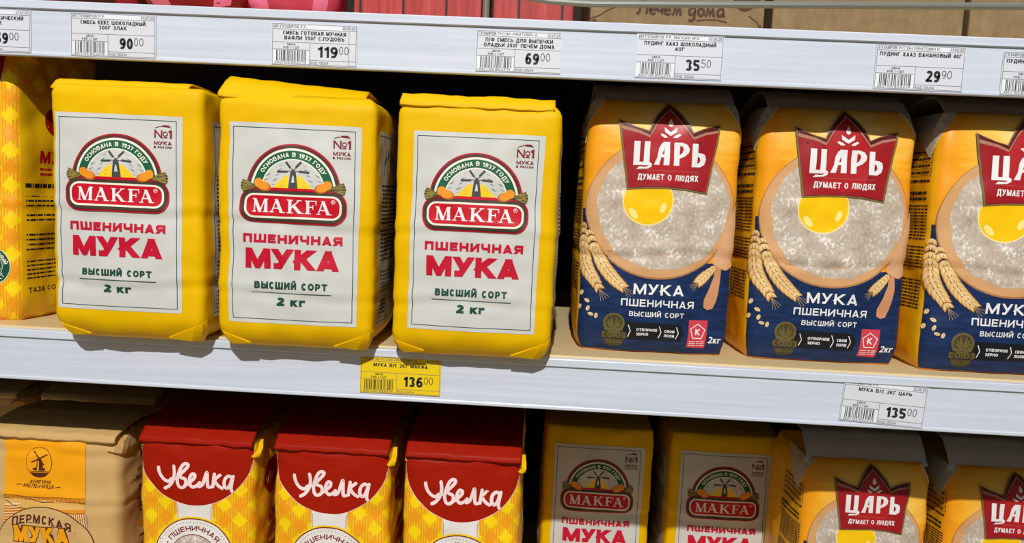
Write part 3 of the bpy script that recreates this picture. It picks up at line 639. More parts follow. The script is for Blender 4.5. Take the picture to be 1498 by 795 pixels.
    c.poly(Wm, [(-7.9, 148.4), (-3.8, 148.4), (-2.2, 156), (-.4, 161.4), (.6, 163.6), (.6, 166), (-2.6, 165), (-4.6, 161), (-5.6, 154)], 6); c.rect(Wm, -.4, 148.4, 3.9, 166.2, 6); c.rect(Wm, -3.4, 154.2, 1, 156.4, 6); c.rect(Wm, -1.6, 163.6, 2, 166.2, 6)
    c.rect(Wm, 7.2, 148.2, 11.5, 166, 6); c.poly(Wm, [(7.2, 166), (13, 166), (17, 164.6), (19, 161.4), (18.4, 158.4), (15.6, 155.6), (11, 153.4), (11, 155.8), (13.6, 158.4), (14.4, 161), (13.6, 163), (11, 163.8)], 6)
    c.rect(Wm, 21, 147.8, 25.2, 165.6, 6); c.poly(Wm, [(21, 147.8), (27.5, 147.8), (30.8, 150), (31.8, 154), (30.8, 157.4), (28.6, 158.6), (25, 159), (25, 156.4), (26.6, 155.4), (27.4, 153.6), (26.8, 151.4), (25, 150.4)], 6)
    c.text(Wm, 'ДУМАЕТ О ЛЮДЯХ', -19.3, 26.7, 136.8, 4.4, .19, 6, gap=.16)
    c.build('crown_emblem', root, art, base=1.3)
    t = Print(); t.text(Wm, 'МУКА', -17.2, 21.6, 47.5, 8.3, .2, 4, gap=.16); t.text(Wm, 'ПШЕНИЧНАЯ', -26.2, 30.3, 38, 5.6, .19, 4, gap=.16); t.text(Wm, 'ВЫСШИЙ СОРТ', -19.4, 23.3, 30, 4, .18, 4, gap=.17)
    t.build('lettering', root, art, base=.6); t = Print()
    t.poly('band_black', [(-24, 25.4), (21.2, 24.8), (24.2, 18.2), (21.8, 11.4), (-24, 11)], 2)
    for x in (-18.5, 5.6, 18.9): t.line(Wm, [(x - .8, 22.8), (x + 1, 18), (x - .9, 13.2)], .6, 3)
    t.text(Wm, 'ОТБОРНОЕ', -13, 3.4, 18.4, 2.2, .22, 3); t.text(Wm, 'ЗЕРНО', -13, -3.4, 14.8, 2.2, .22, 3); t.text(Wm, 'СВОИ', 9.2, 16.8, 18, 2.2, .22, 3); t.text(Wm, 'ПОЛЯ', 9.2, 16.8, 14.4, 2.2, .22, 3)
    t.build('slogan_band', root, art, base=.6); t = Print()
    t.ell('old_gold', -30.6, 23.6, 8.4, 8.2, 4, 26); t.ell('old_gold_dark', -30.6, 23.8, 6.6, 6.4, 5, 22)
    for sx in (-1, 1):
        for k2 in range(3): petal(t, 'old_gold', -30.6 + sx * .5, 19.5, 10.2 - k2 * 1.2, 1.9, 90 - sx * (12 + k2 * 21), 6)
    t.poly('old_gold', [(-38, 17.6), (-30.6, 20.4), (-23.2, 17.6), (-24.4, 21.2), (-30.6, 18), (-37, 21)], 6); t.poly('old_gold_dark', [(-40, 11.6), (-20.4, 11.6), (-20.4, 16.8), (-40, 16.8)], 3); t.text('old_gold', 'СОЮЗ', -39.6, -20.8, 11.6, 4.9, .2, 7); t.poly('old_gold_dark', [(-39, 11), (-22, 11), (-25, 5.6), (-30.6, 4.6), (-36.5, 5.6)], 3); t.lines('old_gold', -37, -23, 10, 7, 2, 2, 4, .4)
    t.build('wheat_emblem', root, art, base=.6); t = Print()
    t.poly('stamp_red', [(27.6, 7), (42.6, 6.4), (42.8, 28.9), (27.9, 28.8)], 2); pent = [(35.2 + 6.1 * math.sin(rad(72 * k)), 19.6 + 6.3 * math.cos(rad(72 * k))) for k in range(5)]; t.line(Wm, pent, .65, 3, True); t.text(Wm, 'К', 33.4, 37.4, 17, 5, .2, 3); t.lines(Wm, 29, 41.4, 12.6, 8, 3, 1, 3, .35)
    t.build('quality_stamp', root, art, base=.6); t = Print()
    t.text(Wm, '2КГ', 44.6, 54.6, 10.9, 5.2, .19, 3, sizes=[1, .72, .72])
    t.build('weight_mark', root, art, base=.6)
    sd = Print(); x0, x1 = -110, -64
    sd.frame('black_ink', x0, 150, x1, 171, .35, 1)
    for y in (155, 160, 166): sd.rect('black_ink', x0, y, x1, y + .35, 1)
    sd.lines('black_ink', x0 + 2, x1 - 2, 171, 150, 4, 2, 1, .3); sd.lines('black_ink', x0, x1, 148, 144, 1, 4, 1, .5); sd.lines('black_ink', x0, x1 - 3, 139, 130, 2, 6, 1, .5)
    sd.lines('black_ink', x0, x1, 128, 100, 11, 7, 1, .42); sd.lines('black_ink', x0, x1, 96, 78, 7, 8, 1, .42); sd.lines('black_ink', x0, x1, 70, 46, 9, 9, 1, .42)
    sd.build('side_lettering', root, art)
    return root

# ---- gingham bag with the red folded cap
SCRIPT = [[(-32, 152), (-31.3, 148.5), (-29.5, 144.6), (-26.3, 141.5), (-22.5, 140.6), (-20, 143)], [(-18, 154), (-17.2, 148), (-18.5, 141.5), (-22, 136.6), (-25.6, 134.4)],
          [(-15, 143), (-10.5, 148.5), (-6.5, 152.6), (-5, 155.4), (-7.2, 156.8), (-10.2, 154.8), (-13, 148.5), (-14.3, 141.5), (-12.6, 136.4), (-8.8, 136.2), (-6.4, 139.6), (-7.2, 143.4), (-10.6, 144.6)],
          [(-7.4, 137.5), (-2.4, 141.2), (1, 144.6), (1.4, 147.4), (-1, 148), (-3, 144.6), (-2.8, 139.8), (-.2, 137), (3.6, 138.4), (6, 141)], [(5.4, 137.4), (8.2, 139), (10, 143.4), (11.6, 149), (12.4, 149.2), (12.7, 143.4), (13.2, 137.6), (15.4, 137)],
          [(19, 148.8), (17.6, 137.6)], [(24, 148), (19.4, 143.6), (22.2, 139), (26.2, 136.6)], [(35, 146.4), (31.8, 147.6), (28.6, 144.6), (28, 139.6), (30.4, 136.8), (33.4, 140), (35.4, 147)], [(36, 147.6), (34.8, 141.6), (34.2, 136.6), (35, 134)]]
def smooth_pts(P, n=5):
    out = []
    for i in range(len(P) - 1):
        a, b, c, d = P[max(i - 1, 0)], P[i], P[i + 1], P[min(i + 2, len(P) - 1)]
        for k in range(n):
            t = k / n; out.append(tuple(.5 * (2 * b[q] + (c[q] - a[q]) * t + (2 * a[q] - 5 * b[q] + 4 * c[q] - d[q]) * t * t + (3 * b[q] - a[q] - 3 * c[q] + d[q]) * t ** 3) for q in (0, 1)))
    return out + [P[-1]]
def uvelka(loc, rz, label, seed, group, front=True, badge=False, h=219, flap=None, right_fold=True, m_flap='cap_red', side=True, w=99):
    root = thing('flour_bag', loc, rz, label, 'flour bag', group)
    g = Bag(w, 96, h, 7, 5, 2, seed, top_in=2, top_len=10, amp=1.3, crease=(92,), cdep=1.6, bot_in=5)
    g.body(root, 'gingham_paper', cap=((.1, 0), (.5, 1), (.9, 1)))
    k = (w - 1) / 2
    prof = flap or ((-2, -3.5), (-2.5, -.5), (-1, 1), (12, 10.5), (40, 14), (92, 17))
    g.flap(root, m_flap, prof, -k, k, 1.3, 1.6, seed=seed, name='top_flap')
    if right_fold: g.fold(root, 'plaid_side', [(k - 2, h - 12), (k + 26, h + 1), (k + 22, h - 18)], (5.5, 2.0, .6)); g.fold(root, 'plaid_side', [(-k + 2, h - 8), (-k - 20, h - 14), (-k - 24, h + 1)], (1.5, .3, 1.0))
    dz = 12
    c = Print(); top = h - 1; R = 49.5; cz = 213 if not badge else 209
    c.line('letter_pink', arc(0, cz - 1, R, R, 183, 357, 40), .9, 1)
    c.poly('cap_red', [(-R, top)] + arc(0, cz - 1, R, R, 180, 360, 40) + [(R, top)], 2)
    C = c.build('red_cap_print', root, g)
    if front:
        t = Print()
        for s in SCRIPT: t.line('letter_pink', smooth_pts([(x * .94 - .8, y + 30 + dz) for x, y in s]), 2.8, 3); 
        for s in SCRIPT:
            for x, y in (s[0], s[-1]): t.ell('letter_pink', x * .94 - .8, y + 30 + dz, 1.4, 1.4, 3, 12)
        t.build('lettering', C, g)
        e = Print(); e.rect('ring_white', -15, 148, 15.5, 164.5, 0)
        for k2 in range(13):
            for sx in (-14.2, 14.6): e.rect('maroon_line', sx - .35, 150 + k2 * .95, sx + .35, 150.5 + k2 * .95, 1)
        cy = 116; e.ell('field_yellow', 0, cy, 36.5, 36.5, 1, 48); e.ell('maroon_line', 0, cy, 35, 35, 2, 48); e.ell('ring_white', 0, cy, 34, 34, 3, 48)
        for k2 in range(64): a = 2 * math.pi * k2 / 64; e.ell('maroon_line', 31.4 * math.cos(a), cy + 31.4 * math.sin(a), .42, .42, 4, 6)
        e.arctext('maroon_line', 'ПШЕНИЧНАЯ', 0, cy, 24, 4.4, 144, 36, .2, 4); e.arctext('maroon_line', 'МУКА', 0, cy, 28.6, 4.4, 250, 290, .22, 4, inside=True)
        for a in (152, 28): e.ell('maroon_line', 26 * math.cos(rad(a)), cy + 26 * math.sin(rad(a)), .8, .8, 4, 8)
        e.ell('maroon_line', 0, cy, 20.8, 20.8, 4, 40); e.ell('printed_flour', 0, cy, 20.1, 20.1, 5, 40)
        e.build('round_emblem', root, g)
    if badge:
        e = Print(); cx, cy = 48, 45; e.ell('cream_print', cx - 12, cy, 15.2, 15.2, 1, 36); e.ell('badge_green', cx - 12, cy, 14.6, 14.6, 2, 36); e.ring('cream_print', cx - 12, cy, 8.8, .45, 3)
        e.arctext('cream_print', 'НАТУРАЛЬНЫЙ', cx - 12, cy, 9.9, 3.1, 172, 8, .2, 3); e.arctext('cream_print', 'ПРОДУКТ', cx - 12, cy, 13, 3.1, 215, 325, .2, 3, inside=True); e.text('cream_print', '100%', cx - 18.5, cx - 5, cy - 3.4, 4, .18, 3); petal(e, 'cream_print', cx - 13, cy + 2, 6, 2.2, 30, 3)
        e.build('round_badge', root, g)
    if side:
        p = Print(); s0 = 62
        if badge:
            p.rect('plaid_side', s0 - 4, 4, s0 + 70, h - 44, 0); p.text('red_ink', 'МУКА', s0 + 14, s0 + 56, 128, 10, .24, 1); p.lines('red_ink', s0 + 14, s0 + 56, 125, 117, 2, 3, 1, .5); p.lines('black_ink', s0, s0 + 60, 113, 106, 1, 2, 1, .5)
            p.lines('black_ink', s0, s0 + 60, 103, 80, 6, 5, 1, .38); p.lines('black_ink', s0, s0 + 60, 72, 56, 4, 6, 1, .38); p.lines('black_ink', s0, s0 + 60, 50, 33, 5, 7, 1, .38); p.text('black_ink', 'ТАЗА СОЛОД', s0 + 1, s0 + 44, 23, 4, .2, 1)
            p.ell('cap_red', s0 + 34, 162, 13, 13, 1, 30)
        else:
            p.ell('cap_red', s0 + 24, h - 42, 16, 16, 1, 30); p.line('letter_pink', [(s0 + 12, h - 40), (s0 + 16, h - 46), (s0 + 20, h - 38), (s0 + 26, h - 46), (s0 + 32, h - 40)], 1.6, 2)
            p.text('red_ink', 'МУКА', s0 + 16, s0 + 46, h - 84, 9, .22, 1); p.lines('red_ink', s0 + 16, s0 + 46, h - 88, h - 100, 3, 4, 1, .5); p.lines('black_ink', s0 + 16, s0 + 46, h - 104, 30, 14, 5, 1, .4)
        p.build('side_lettering', root, g)
    return root

# ---- beige bag with the orange mill panel
def perm(loc, rz, label, seed, group, front=True):
    root = thing('flour_bag', loc, rz, label, 'flour bag', group)
    g0 = Bag(121, 82, 212, 7, 6, 3, seed, top_in=2, top_len=10, amp=1.4, crease=(196, 151), cdep=1.6, bot_in=5)
    g = g0; art = lambda x, z, o: g0(x - 7, z + 13, o)
    g.body(root, 'beige_paper', cap=((.1, 0), (.5, 1), (.9, 1)))
    g.flap(root, 'beige_paper', ((-2.5, -4), (-3, 0), (-1, 2), (14, 6), (40, 9), (80, 6)), -59, 59, 1.8, 1.6, seed=seed)
    g.fold(root, 'beige_paper', [(52, 202), (84, 215), (78, 192)], (4.5, 2, .4))
    if not front: return root
    p = Print(); p.rect('mill_orange', -33, 144, 40, 196, 0)
    p.rect('field_cream', -33, 70, 40, 144, 0); B = 'mill_brown'
    p.poly('field_orange', [(-33, 144), (40, 144), (40, 139), (10, 138), (-10, 141), (-33, 141)], 1); p.poly('field_orange', [(-33, 134), (-14, 132), (40, 134), (40, 112), (-33, 112)], 1)
    p.line(B, [(-33, 144), (-12, 143.2), (4, 143), (20, 144), (40, 144)], .4, 2); p.line(B, [(-33, 141), (-22, 139), (-10, 141), (2, 138.4), (18, 140), (40, 140.4)], .7, 2); p.line(B, [(-33, 138), (-24, 134), (-10, 131), (-2, 132)], .6, 2); p.line(B, [(16, 133), (22, 131), (30, 130), (40, 131)], .5, 2)
    for k in range(18): p.line(B, [(-32 + k * 4, 143.4), (-35 + k * 4 + 1, 140)], .25, 2)
    for k in range(10): p.line('cream_print', [(24 + k * 1.8, 130), (27 + k * 1.6, 118)], .5, 2); p.line(B, [(25 + k * 1.8, 130), (28 + k * 1.6, 118)], .2, 2); p.line('cream_print', [(-33, 134 - k * 2.4), (-18, 136 - k * 2.4)], .5, 2); p.line(B, [(-33, 133 - k * 2.4), (-16, 135 - k * 2.4)], .2, 2)
    p.ell(B, 4, 92, 46, 43, 3, 56); p.ell('beige_paper', 4, 92, 45.2, 42.2, 4, 56)
    arch = lambda x, y: (x, y - .012 * (x + 2) ** 2 * .6)
    p.text(B, 'ПЕРМСКАЯ', -25, 28.5, 120.2, 7.4, .2, 5, fn=arch, gap=.2)
    for x in (-23.8, -18.8, -14.8, -8, -1.6, 5, 12.6, 16.4, 22, 27): p.rect(B, x - 1.6, arch(x, 120.2)[1], x + 1.6, arch(x, 121)[1], 5)
    p.text(B, 'МУКА', -24.4, 26.4, 101.4, 16.4, .34, 5, gap=.06); p.text('mill_orange', 'МУКА', -23.6, 25.6, 102.2, 14.8, .25, 6, gap=.1)
    p.ell(B, -1, 174.4, 11.4, 13.8, 2, 32); p.ell('mill_orange', -1, 174.4, 10.9, 13.3, 3, 32)
    p.poly(B, [(x, min(y, 166.6)) for x, y in arc(-1, 174.4, 10.9, 13.3, 200, 340, 16)], 4); p.rect('mill_orange', -9.5, 165.4, 7.5, 165.9, 5)
    p.poly(B, [(-4, 167), (3, 167), (1.6, 177), (-.4, 179.4), (-2.6, 177)], 4); p.poly('mill_orange', [(-3, 167), (-1.4, 167), (-1, 176), (-2, 176)], 5)
    for x, y in ((-5, 6), (7, 3.6), (-7, -3.6), (4, -6)): p.line(B, [(-.6, 178), (-.6 + x, 178 + y)], 1.2, 4)
    for k in range(3): p.ell(B, -5 + k * 4, 168.5, 1.6, 1.2, 4, 10)
    p.text(B, 'КНЯГИНЯ', -9.6, 8.4, 155, 3.2, .17, 2, slant=.25); p.text(B, 'МЕЛЬНИЦА', -16, 12, 151, 3.6, .18, 2, slant=.25); p.line(B, [(-22, 152.6), (-19.5, 153.6), (-17, 153)], .7, 2); p.line(B, [(13, 152), (16, 153), (18, 152.2)], .7, 2)
    F = p.build('front_print', root, art, base=.7, cell=3)
    q = Print(); s0 = 62
    q.ell(B, s0 + 34, 178, 8, 10, 1, 24); q.ell('beige_paper', s0 + 34, 180, 6.5, 7, 2, 20); q.text(B, 'КНЯГИНЯ', s0 + 22, s0 + 48, 159, 4, .16, 1, slant=.25); q.text(B, 'МЕЛЬНИЦА', s0 + 18, s0 + 52, 152, 4.6, .16, 1, slant=.25); q.line(B, [(s0 + 12, 152), (s0 + 15, 154), (s0 + 18, 153)], .7, 1)
    q.lines(B, s0 + 22, s0 + 48, 147, 140, 2, 3, 1, .5); q.ring(B, s0 + 31, 126, 6.5, 1.1, 1, n=24); q.lines(B, s0 + 26, s0 + 36, 129, 123, 2, 1, 1, .6)
    q.text('field_orange', 'МУКА', s0 + 26, s0 + 52, 104, 8, .2, 1); q.lines(B, s0 + 26, s0 + 50, 98, 94, 1, 6, 1, .5); q.lines(B, s0 + 28, s0 + 50, 90, 78, 4, 7, 1, .45); q.lines('field_orange', s0 - 2, s0 + 60, 66, 50, 6, 8, 1, .5)
    q.build('side_print', root, lambda x, z, o: g0(x, z + 13, o))
    return root

# ------------------------------------------------------------------ the shelving
def struct(o): o['kind'] = 'structure'; return o
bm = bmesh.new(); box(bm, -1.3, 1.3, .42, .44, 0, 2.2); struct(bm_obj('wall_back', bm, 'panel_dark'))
bm = bmesh.new(); box(bm, -3, 3, -3, .44, -.05, 0); struct(bm_obj('floor', bm, 'shelf_cream'))

def shelf(ztop, label, rail_h=.0415, board='shelf_cream', y=0):
    root = thing('shelf', (0, y, ztop), 0, label, 'shelf')
    bm = bmesh.new(); box(bm, -1.25, 1.25, 0, .42 - y, -.010, 0); box(bm, -1.25, 1.25, 0, .004, -.028, -.010)
    ob = bm_obj('shelf_board', bm, board, root, .0012); ob.data.materials.append(MATS['shelf_underside_shade'])
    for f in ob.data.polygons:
        if f.normal.z < -.8 and f.center.z < -.008: f.material_index = 1  # shade beneath the cream board, put into the colour of its lower faces
    prof = [(0, -.0015), (-.0062, -.0015), (-.0066, -.0022), (-.0066, -.0072), (-.0058, -.0078), (-.0046, -.0078), (-.0046, -.0385), (-.0050, -.0392), (-.0050, -rail_h + .0006), (-.0045, -rail_h), (0, -rail_h), (0, -.030), (-.0025, -.030), (-.0025, -.008), (0, -.006)]
    n = len(prof); vs = [(x, y, z) for x in (-1.25, 1.25) for y, z in prof]; fs = [(i, (i + 1) % n, n + (i + 1) % n, n + i) for i in range(n)]
    tri = geometry.tessellate_polygon([[Vector((y, z, 0)) for y, z in prof]])
    for a, b_, c in tri: fs += [(a, b_, c), (n + c, n + b_, n + a)]
    o = mesh_from('price_rail', vs, fs, ['white_rail_plastic'], root)
    bm = bmesh.new(); bm.from_mesh(o.data); bmesh.ops.recalc_face_normals(bm, faces=bm.faces); bm.to_mesh(o.data); bm.free()
    return root
shelf(TOP, 'cream top shelf board with white price rail, under the red and kraft boxes')
shelf(MID, 'cream middle shelf board with white price rail, under the yellow and blue flour bags', y=.006)
shelf(LOW, 'lowest shelf board under the red capped gingham flour bags')

# ------------------------------------------------------------------ flour bags on the middle shelf
GM = 'yellow flour bags with white label'
F0 = lambda w: w
makfa((-.2985, .025, MID), rad(.6), 'yellow flour bag with white label, leftmost of three, beside the gingham bag', 1, GM, (((3, -3), (9, 3), (14, 5), (70, 4)), -57, 42, .8, 0), (1,), lean_x=-2, h=184.5, dz=5, w=110, dx=-5.5)
makfa((-.1763, .025, MID), rad(1.5), 'yellow flour bag with white label and gaping top fold, middle one of three', 2, GM, (((1.5, -3.5), (1, -1), (3, 1), (14, 9), (24, 14), (70, 12)), -57, 46, 1.0, 7), (1,), lean_x=-1, h=183.5, dz=2.5, kz=.985, kx=1, dx=-1, w=112, tin=6)
makfa((-.0465, .027, MID), rad(.3), 'yellow flour bag with white label beside the blue bags, above the yellow price tag', 3, GM, (((.5, -3.5), (0, -1.2), (2, 1), (10, 6), (70, 7)), -57, 53, 1.6, 0), (1,), h=183, dz=3, w=115, tin=4)
GT = 'blue and golden flour bags with red crown'
tsar((.093, .083, MID), rad(0), 'blue and golden flour bag with red crown, beside the yellow bags on the middle shelf', 4, GT)
tsar((.2265, .083, MID), rad(.5), 'blue and golden flour bag with red crown, second of three on the middle shelf', 5, GT)
tsar((.3575, .073, MID), rad(0), 'blue bottomed flour bag with red crown, cut off by right edge, third on middle shelf', 6, GT)
GU = 'gingham flour bags with red cap'
uvelka((-.4635, .072, MID), rad(-6), 'orange gingham flour bag with round green badge, at left end of the middle shelf', 7, GU, front=False, badge=True, h=225, flap=((-3.5, -6), (-4, -1), (-2, 1.5), (20, 3), (92, 4)), w=112)

# ------------------------------------------------------------------ flour bags on the lowest shelf
makfa_lo = lambda x, y, seed, lab, lean=2: makfa((x, y, LOW), 0, lab, seed, GM, (((2, -2), (8, 1), (30, 4), (80, 8)), -55, 53, 1.4, 0), (-1,), lean=lean, h=202, dz=21, kx=1, kz=1)
makfa_lo(.075, .260, 8, 'shaded yellow flour bag with white label beside the red capped bags, lowest shelf')
makfa_lo(.2075, .260, 9, 'shaded yellow flour bag with white label beside a white topped crown bag')
tl = ((7.5, -1.5), (16, 11), (26, 21), (42, 23), (90, 12))
tsar((.3095, .160, LOW), 0, 'golden flour bag with white paper top and red crown, under the 135 price tag', 10, GT, 113, (tl, -54, 55), 0, 214, .89)
tsar((.4385, .160, LOW), 0, 'golden flour bag with white paper top and red crown, cut off by right picture edge', 11, GT, 113, (tl, -54, 54), 0, 214, .89)
uvelka((-.2835, .1015, LOW), rad(0), 'gingham flour bag with red folded top beside the beige bag, first of three', 12, GU)
uvelka((-.1665, .1015, LOW), rad(0), 'gingham flour bag with red folded top, middle one of three', 13, GU)
uvelka((-.0543, .1015, LOW), rad(0), 'gingham flour bag with red folded top beside the shaded yellow bag, third of three', 14, GU)
GP = 'beige flour bags with orange panel'
perm((-.419, .106, LOW), rad(0), 'beige paper flour bag with orange mill panel, in front of dim beige bags', 15, GP)
perm((-.447, .222, LOW), rad(2), 'dim beige flour bag standing behind the orange mill panel bag', 16, GP, False)
perm((-.588, .222, LOW), rad(-2), 'dim beige flour bag in the back row, at left picture edge', 17, GP, False)
for k, x in enumerate((-.290, -.173, -.056)):
    uvelka((x, .208, LOW), 0, ('dim red topped flour bag behind the first red capped gingham bag', 'dim red topped flour bag behind the middle red capped gingham bag', 'dim red topped flour bag behind the third red capped gingham bag')[k], 20 + k, GU, front=False, side=False, right_fold=False, h=218)

# ------------------------------------------------------------------ price tags
def digits(p, m, big, small, x, y, h):
    w = .62 * h * len(big) + .02 * h; p.text(m, big, x, x + w, y, h, .23, 2, gap=.1)
    p.text(m, small, x + w + h * .12, x + w + h * .12 + .44 * h * 2, y + h * .32, h * .72, .085, 2, gap=.16)
def price_tag(xc, zc, title, big, small, label, W=64, H=31, yellow=False, owner='ИП ГУЗАИРОВ Р.Р.', date='01.07.25', rot=0, seed=0, extra=False, left=True, right=True, code='КОД 125234', y=0):
    root = thing('price_tag', (xc, y - .0050, zc), 0, label, 'price tag', 'price tags on the rails'); root.rotation_euler = (0, rad(rot), 0)
    bm = bmesh.new(); box(bm, -W / 2000, W / 2000, -.0005, -.00005, -H / 2000, H / 2000)
    card = bm_obj('card', bm, 'tag_yellow' if yellow else 'tag_paper', root)
    p = Print(); I = 'black_ink'; G = 'mid_grey_ink'; x0, x1, y0, y1 = -W / 2 + .6, W / 2 - .6, -H / 2 + .4, H / 2 - .4
    if not yellow:
        p.rect('tag_white', x0 + 14, y1 - 3.6, x1 - 10, y1, 0); p.rect('tag_white', x0, y0, x0 + 27, y0 + 10, 0)
    lw = .32; xm = x0 + 27.5; yt = y1 - 3.8; ym = y0 + 15.6; yb = y0 + 3.2
    if left: p.rect(G, x0, y0, x0 + lw, y1, 1)
    if right: p.rect(G, x1 - lw, y0, x1, y1, 1)
    p.rect(G, x0, y1 - lw, x1, y1, 1); p.rect(G, x0, yt, x1, yt + lw, 1); p.rect(G, x0, ym, x1, ym + lw, 1); p.rect(G, xm, y0, xm + lw, ym, 1); p.rect(G, x0, ym - 5.2, xm, ym - 5.2 + lw, 1); p.rect(G, xm, yb, x1, yb + lw, 1); p.rect(G, x0, y0, x1, y0 + lw, 1)
    p.text(G, owner, x0 + 1, x0 + 1 + 1.52 * len(owner), yt + 1, 2, .16, 2); p.text(G, date, x1 - 10.5, x1 - 1, yt + 1, 1.8, .16, 2)
    for i, s in enumerate(title):
        w = min(2.32 * len(s), x1 - x0 - 4); c = (x0 + x1) / 2; p.text(I, s, c - w / 2, c + w / 2, yt - 3.7 - i * 3.6, 2.7, .23, 2)
    c = x0 + 14; p.text(I, 'ЦЕНА', c - 3, c + 3, ym - 2, 1.5, .2, 2); p.text(I, 'РУБ / 1 ШТ', c - 5.8, c + 5.8, ym - 4.4, 1.6, .2, 2)
    x = x0 + 3; k = 0
    while x < x0 + 25:
        w = (.3, .5, .8, .3, .6)[int(abs(math.sin(seed * 3.3 + k * 12.98)) * 4.99)]; p.rect(I, x, y0 + 2.3, x + w, ym - 5.5, 2); x += w + (.35, .6, .3, .8)[int(abs(math.sin(seed + k * 7.7)) * 3.99)]; k += 1
    p.text(G, '4607195', x0 + 2, x0 + 13, y0 + .6, 1.6, .18, 2); p.text(G, '852214', x0 + 14, x0 + 25, y0 + .6, 1.6, .18, 2); p.text(G, code, xm + 1, xm + 1 + 1.3 * len(code), y0 + .7, 1.7, .16, 2)
    hw = (.62 * len(big) + 1.02) * 7.8; cx = (xm + x1) / 2; digits(p, I, big, small, cx - hw / 2, yb + 2.4, 7.9)
    if extra: p.rect(G, x1 - 5.6, y0, x1 - 5.6 + lw, yt, 1)
    p.build('printing', card, lambda x, y, o: Vector((x / 1000, -.0005 - o * .5, y / 1000)), cell=0, base=.05, step=.03)
    return root
zt = EYE + .1065; OW = 'ГУЗАИРОВ РУСЛАН РИНАТОВИЧ И.'
price_tag(-.414, zt, ['СМЕСЬ КЕКС КЛАССИЧЕСКИЙ', '300Г ЗЛАК'], '59', '00', 'white price tag reading 59.00 at left end of the top rail', seed=1)
price_tag(-.320, zt - .0005, ['СМЕСЬ КЕКС ШОКОЛАДНЫЙ', '300Г ЗЛАК'], '90', '00', 'white price tag reading 90.00 on the top rail', seed=2)
price_tag(-.1705, zt - .0015, ['СМЕСЬ ГОТОВАЯ МУЧНАЯ', 'ВАФЛИ 350Г С.ПУДОВЪ'], '119', '00', 'white price tag reading 119.00 with extra right column on the top rail', W=63, H=29.5, seed=3, extra=True, date='20.05.25')
price_tag(-.0215, zt - .0005, ['П/Ф СМЕСЬ ДЛЯ ВЫПЕЧКИ', 'ОЛАДЬИ 250Г ПЕЧЕМ ДОМА'], '69', '00', 'white price tag reading 69.00 on the top rail', W=62, H=29, seed=4, owner=OW, date='12.07.25', right=False)
price_tag(.0935, zt + .0006, ['ПУДИНГ ХААЗ ШОКОЛАДНЫЙ', '40Г'], '35', '50', 'white price tag reading 35.50 on the top rail', W=62, seed=5, owner='ИП ГУЗАИРОВ Р.Р. МАГАЗИН №14', date='03.06.25', left=False)
price_tag(.2625, zt - .0003, ['ПУДИНГ ХААЗ БАНАНОВЫЙ 40Г'], '29', '90', 'white price tag reading 29.90 on the top rail', W=62, seed=6, owner=OW, date='21.04.25')
price_tag(.3505, zt - .0014, ['ПУДИНГ ХААЗ ВАНИЛЬНЫЙ 40Г'], '29', '90', 'white price tag cut off at right end of the top rail', W=62, H=30, seed=7, owner=OW, date='21.04.25')
price_tag(-.1006, EYE - .1382, y=.006, title=['МУКА В/С 2КГ МАКФА'], big='136', small='00', label='yellow price tag reading 136.00 on the middle rail', W=62, H=28.6, seed=8, owner=OW, date='18.07.25', yellow=True)
price_tag(.2634, EYE - .1389, y=.006, title=['МУКА В/С 2КГ ЦАРЬ'], big='135', small='00', label='white tilted price tag reading 135.00 on the middle rail', W=62, H=31.5, seed=9, rot=3.2, date='25.06.25')

# ------------------------------------------------------------------ goods on the top shelf
def carton(x0, x1, y, h, d, m, label, group, rz=0, name='carton', parts=None):
    w = x1 - x0; root = thing(name, ((x0 + x1) / 2, y, TOP), rz, label, 'box', group)
    bm = bmesh.new(); box(bm, -w / 2, w / 2, 0, d, 0, h); bm_obj('box_body', bm, m, root, .0012)
    bm = bmesh.new(); box(bm, -w / 2 + .001, w / 2 - .001, .001, d * .5, h, h + .0012); bm_obj('lid_flap', bm, m, root)
    return root
GK = 'kraft cartons on the top shelf'
b1 = carton(.030, .1615, .030, .095, .14, 'kraft_board', 'kraft carton with dark brown script lettering on the top shelf', GK, rad(1.2))
sheet = lambda x, y, o: Vector((x / 1000, -o, y / 1000))
p = Print(); I = 'cocoa_ink'
# hand lettering, x-height 6 mm
def pen(strokes, ox, k=1.0):
    for s in strokes: p.line(I, [(ox + a * k, 14.4 + b_ * k) for a, b_ in s], 1.9, 1)
pen([[(0, .6), (1.6, 0), (2.6, 2), (3, 9.6)], [(2.6, 9.4), (8.6, 9.6)], [(8.2, 9.6), (8, 0)]], -31)
pen([[(0, 3), (4.2, 3.4), (3.4, 5.8), (1.4, 5.8), (.2, 3.6), (.8, .8), (2.8, 0), (4.6, 1)]], -21); pen([[(0, 6), (.2, 3.4), (1.6, 2.6), (3.8, 3.2)], [(3.8, 6), (3.8, 0)]], -15.2)
pen([[(0, 3), (4.2, 3.4), (3.4, 5.8), (1.4, 5.8), (.2, 3.6), (.8, .8), (2.8, 0), (4.6, 1)]], -9.8); pen([[(-.4, .2), (1, 1), (1.6, 6), (3.4, 1.4), (5.4, 6), (6, .8), (7, .2)]], -3.6)
pen([[(5, 6.2), (2.4, 6), (.6, 4), (1, 1), (3.4, .4), (5, 3), (5.2, 6), (4.8, -2), (2.6, -4), (.4, -3)]], 8.4); pen([[(2.4, 6), (.4, 4), (.4, 1.6), (2.4, 0), (4.6, 1.6), (4.6, 4.2), (2.4, 6)]], 15.4)
pen([[(-.4, .2), (1, 1), (1.6, 6), (3.4, 1.4), (5.4, 6), (6, .8), (7, .2)]], 21.4); pen([[(4.6, 5.4), (2.4, 6), (.4, 4), (.6, 1.2), (2.4, 0), (4.6, 2.6), (5, 6), (4.8, .8), (6, .2)]], 30)
p.line(I, [(15, 10.8), (22, 11.8), (30, 12), (38, 10.4)], .9, 1)
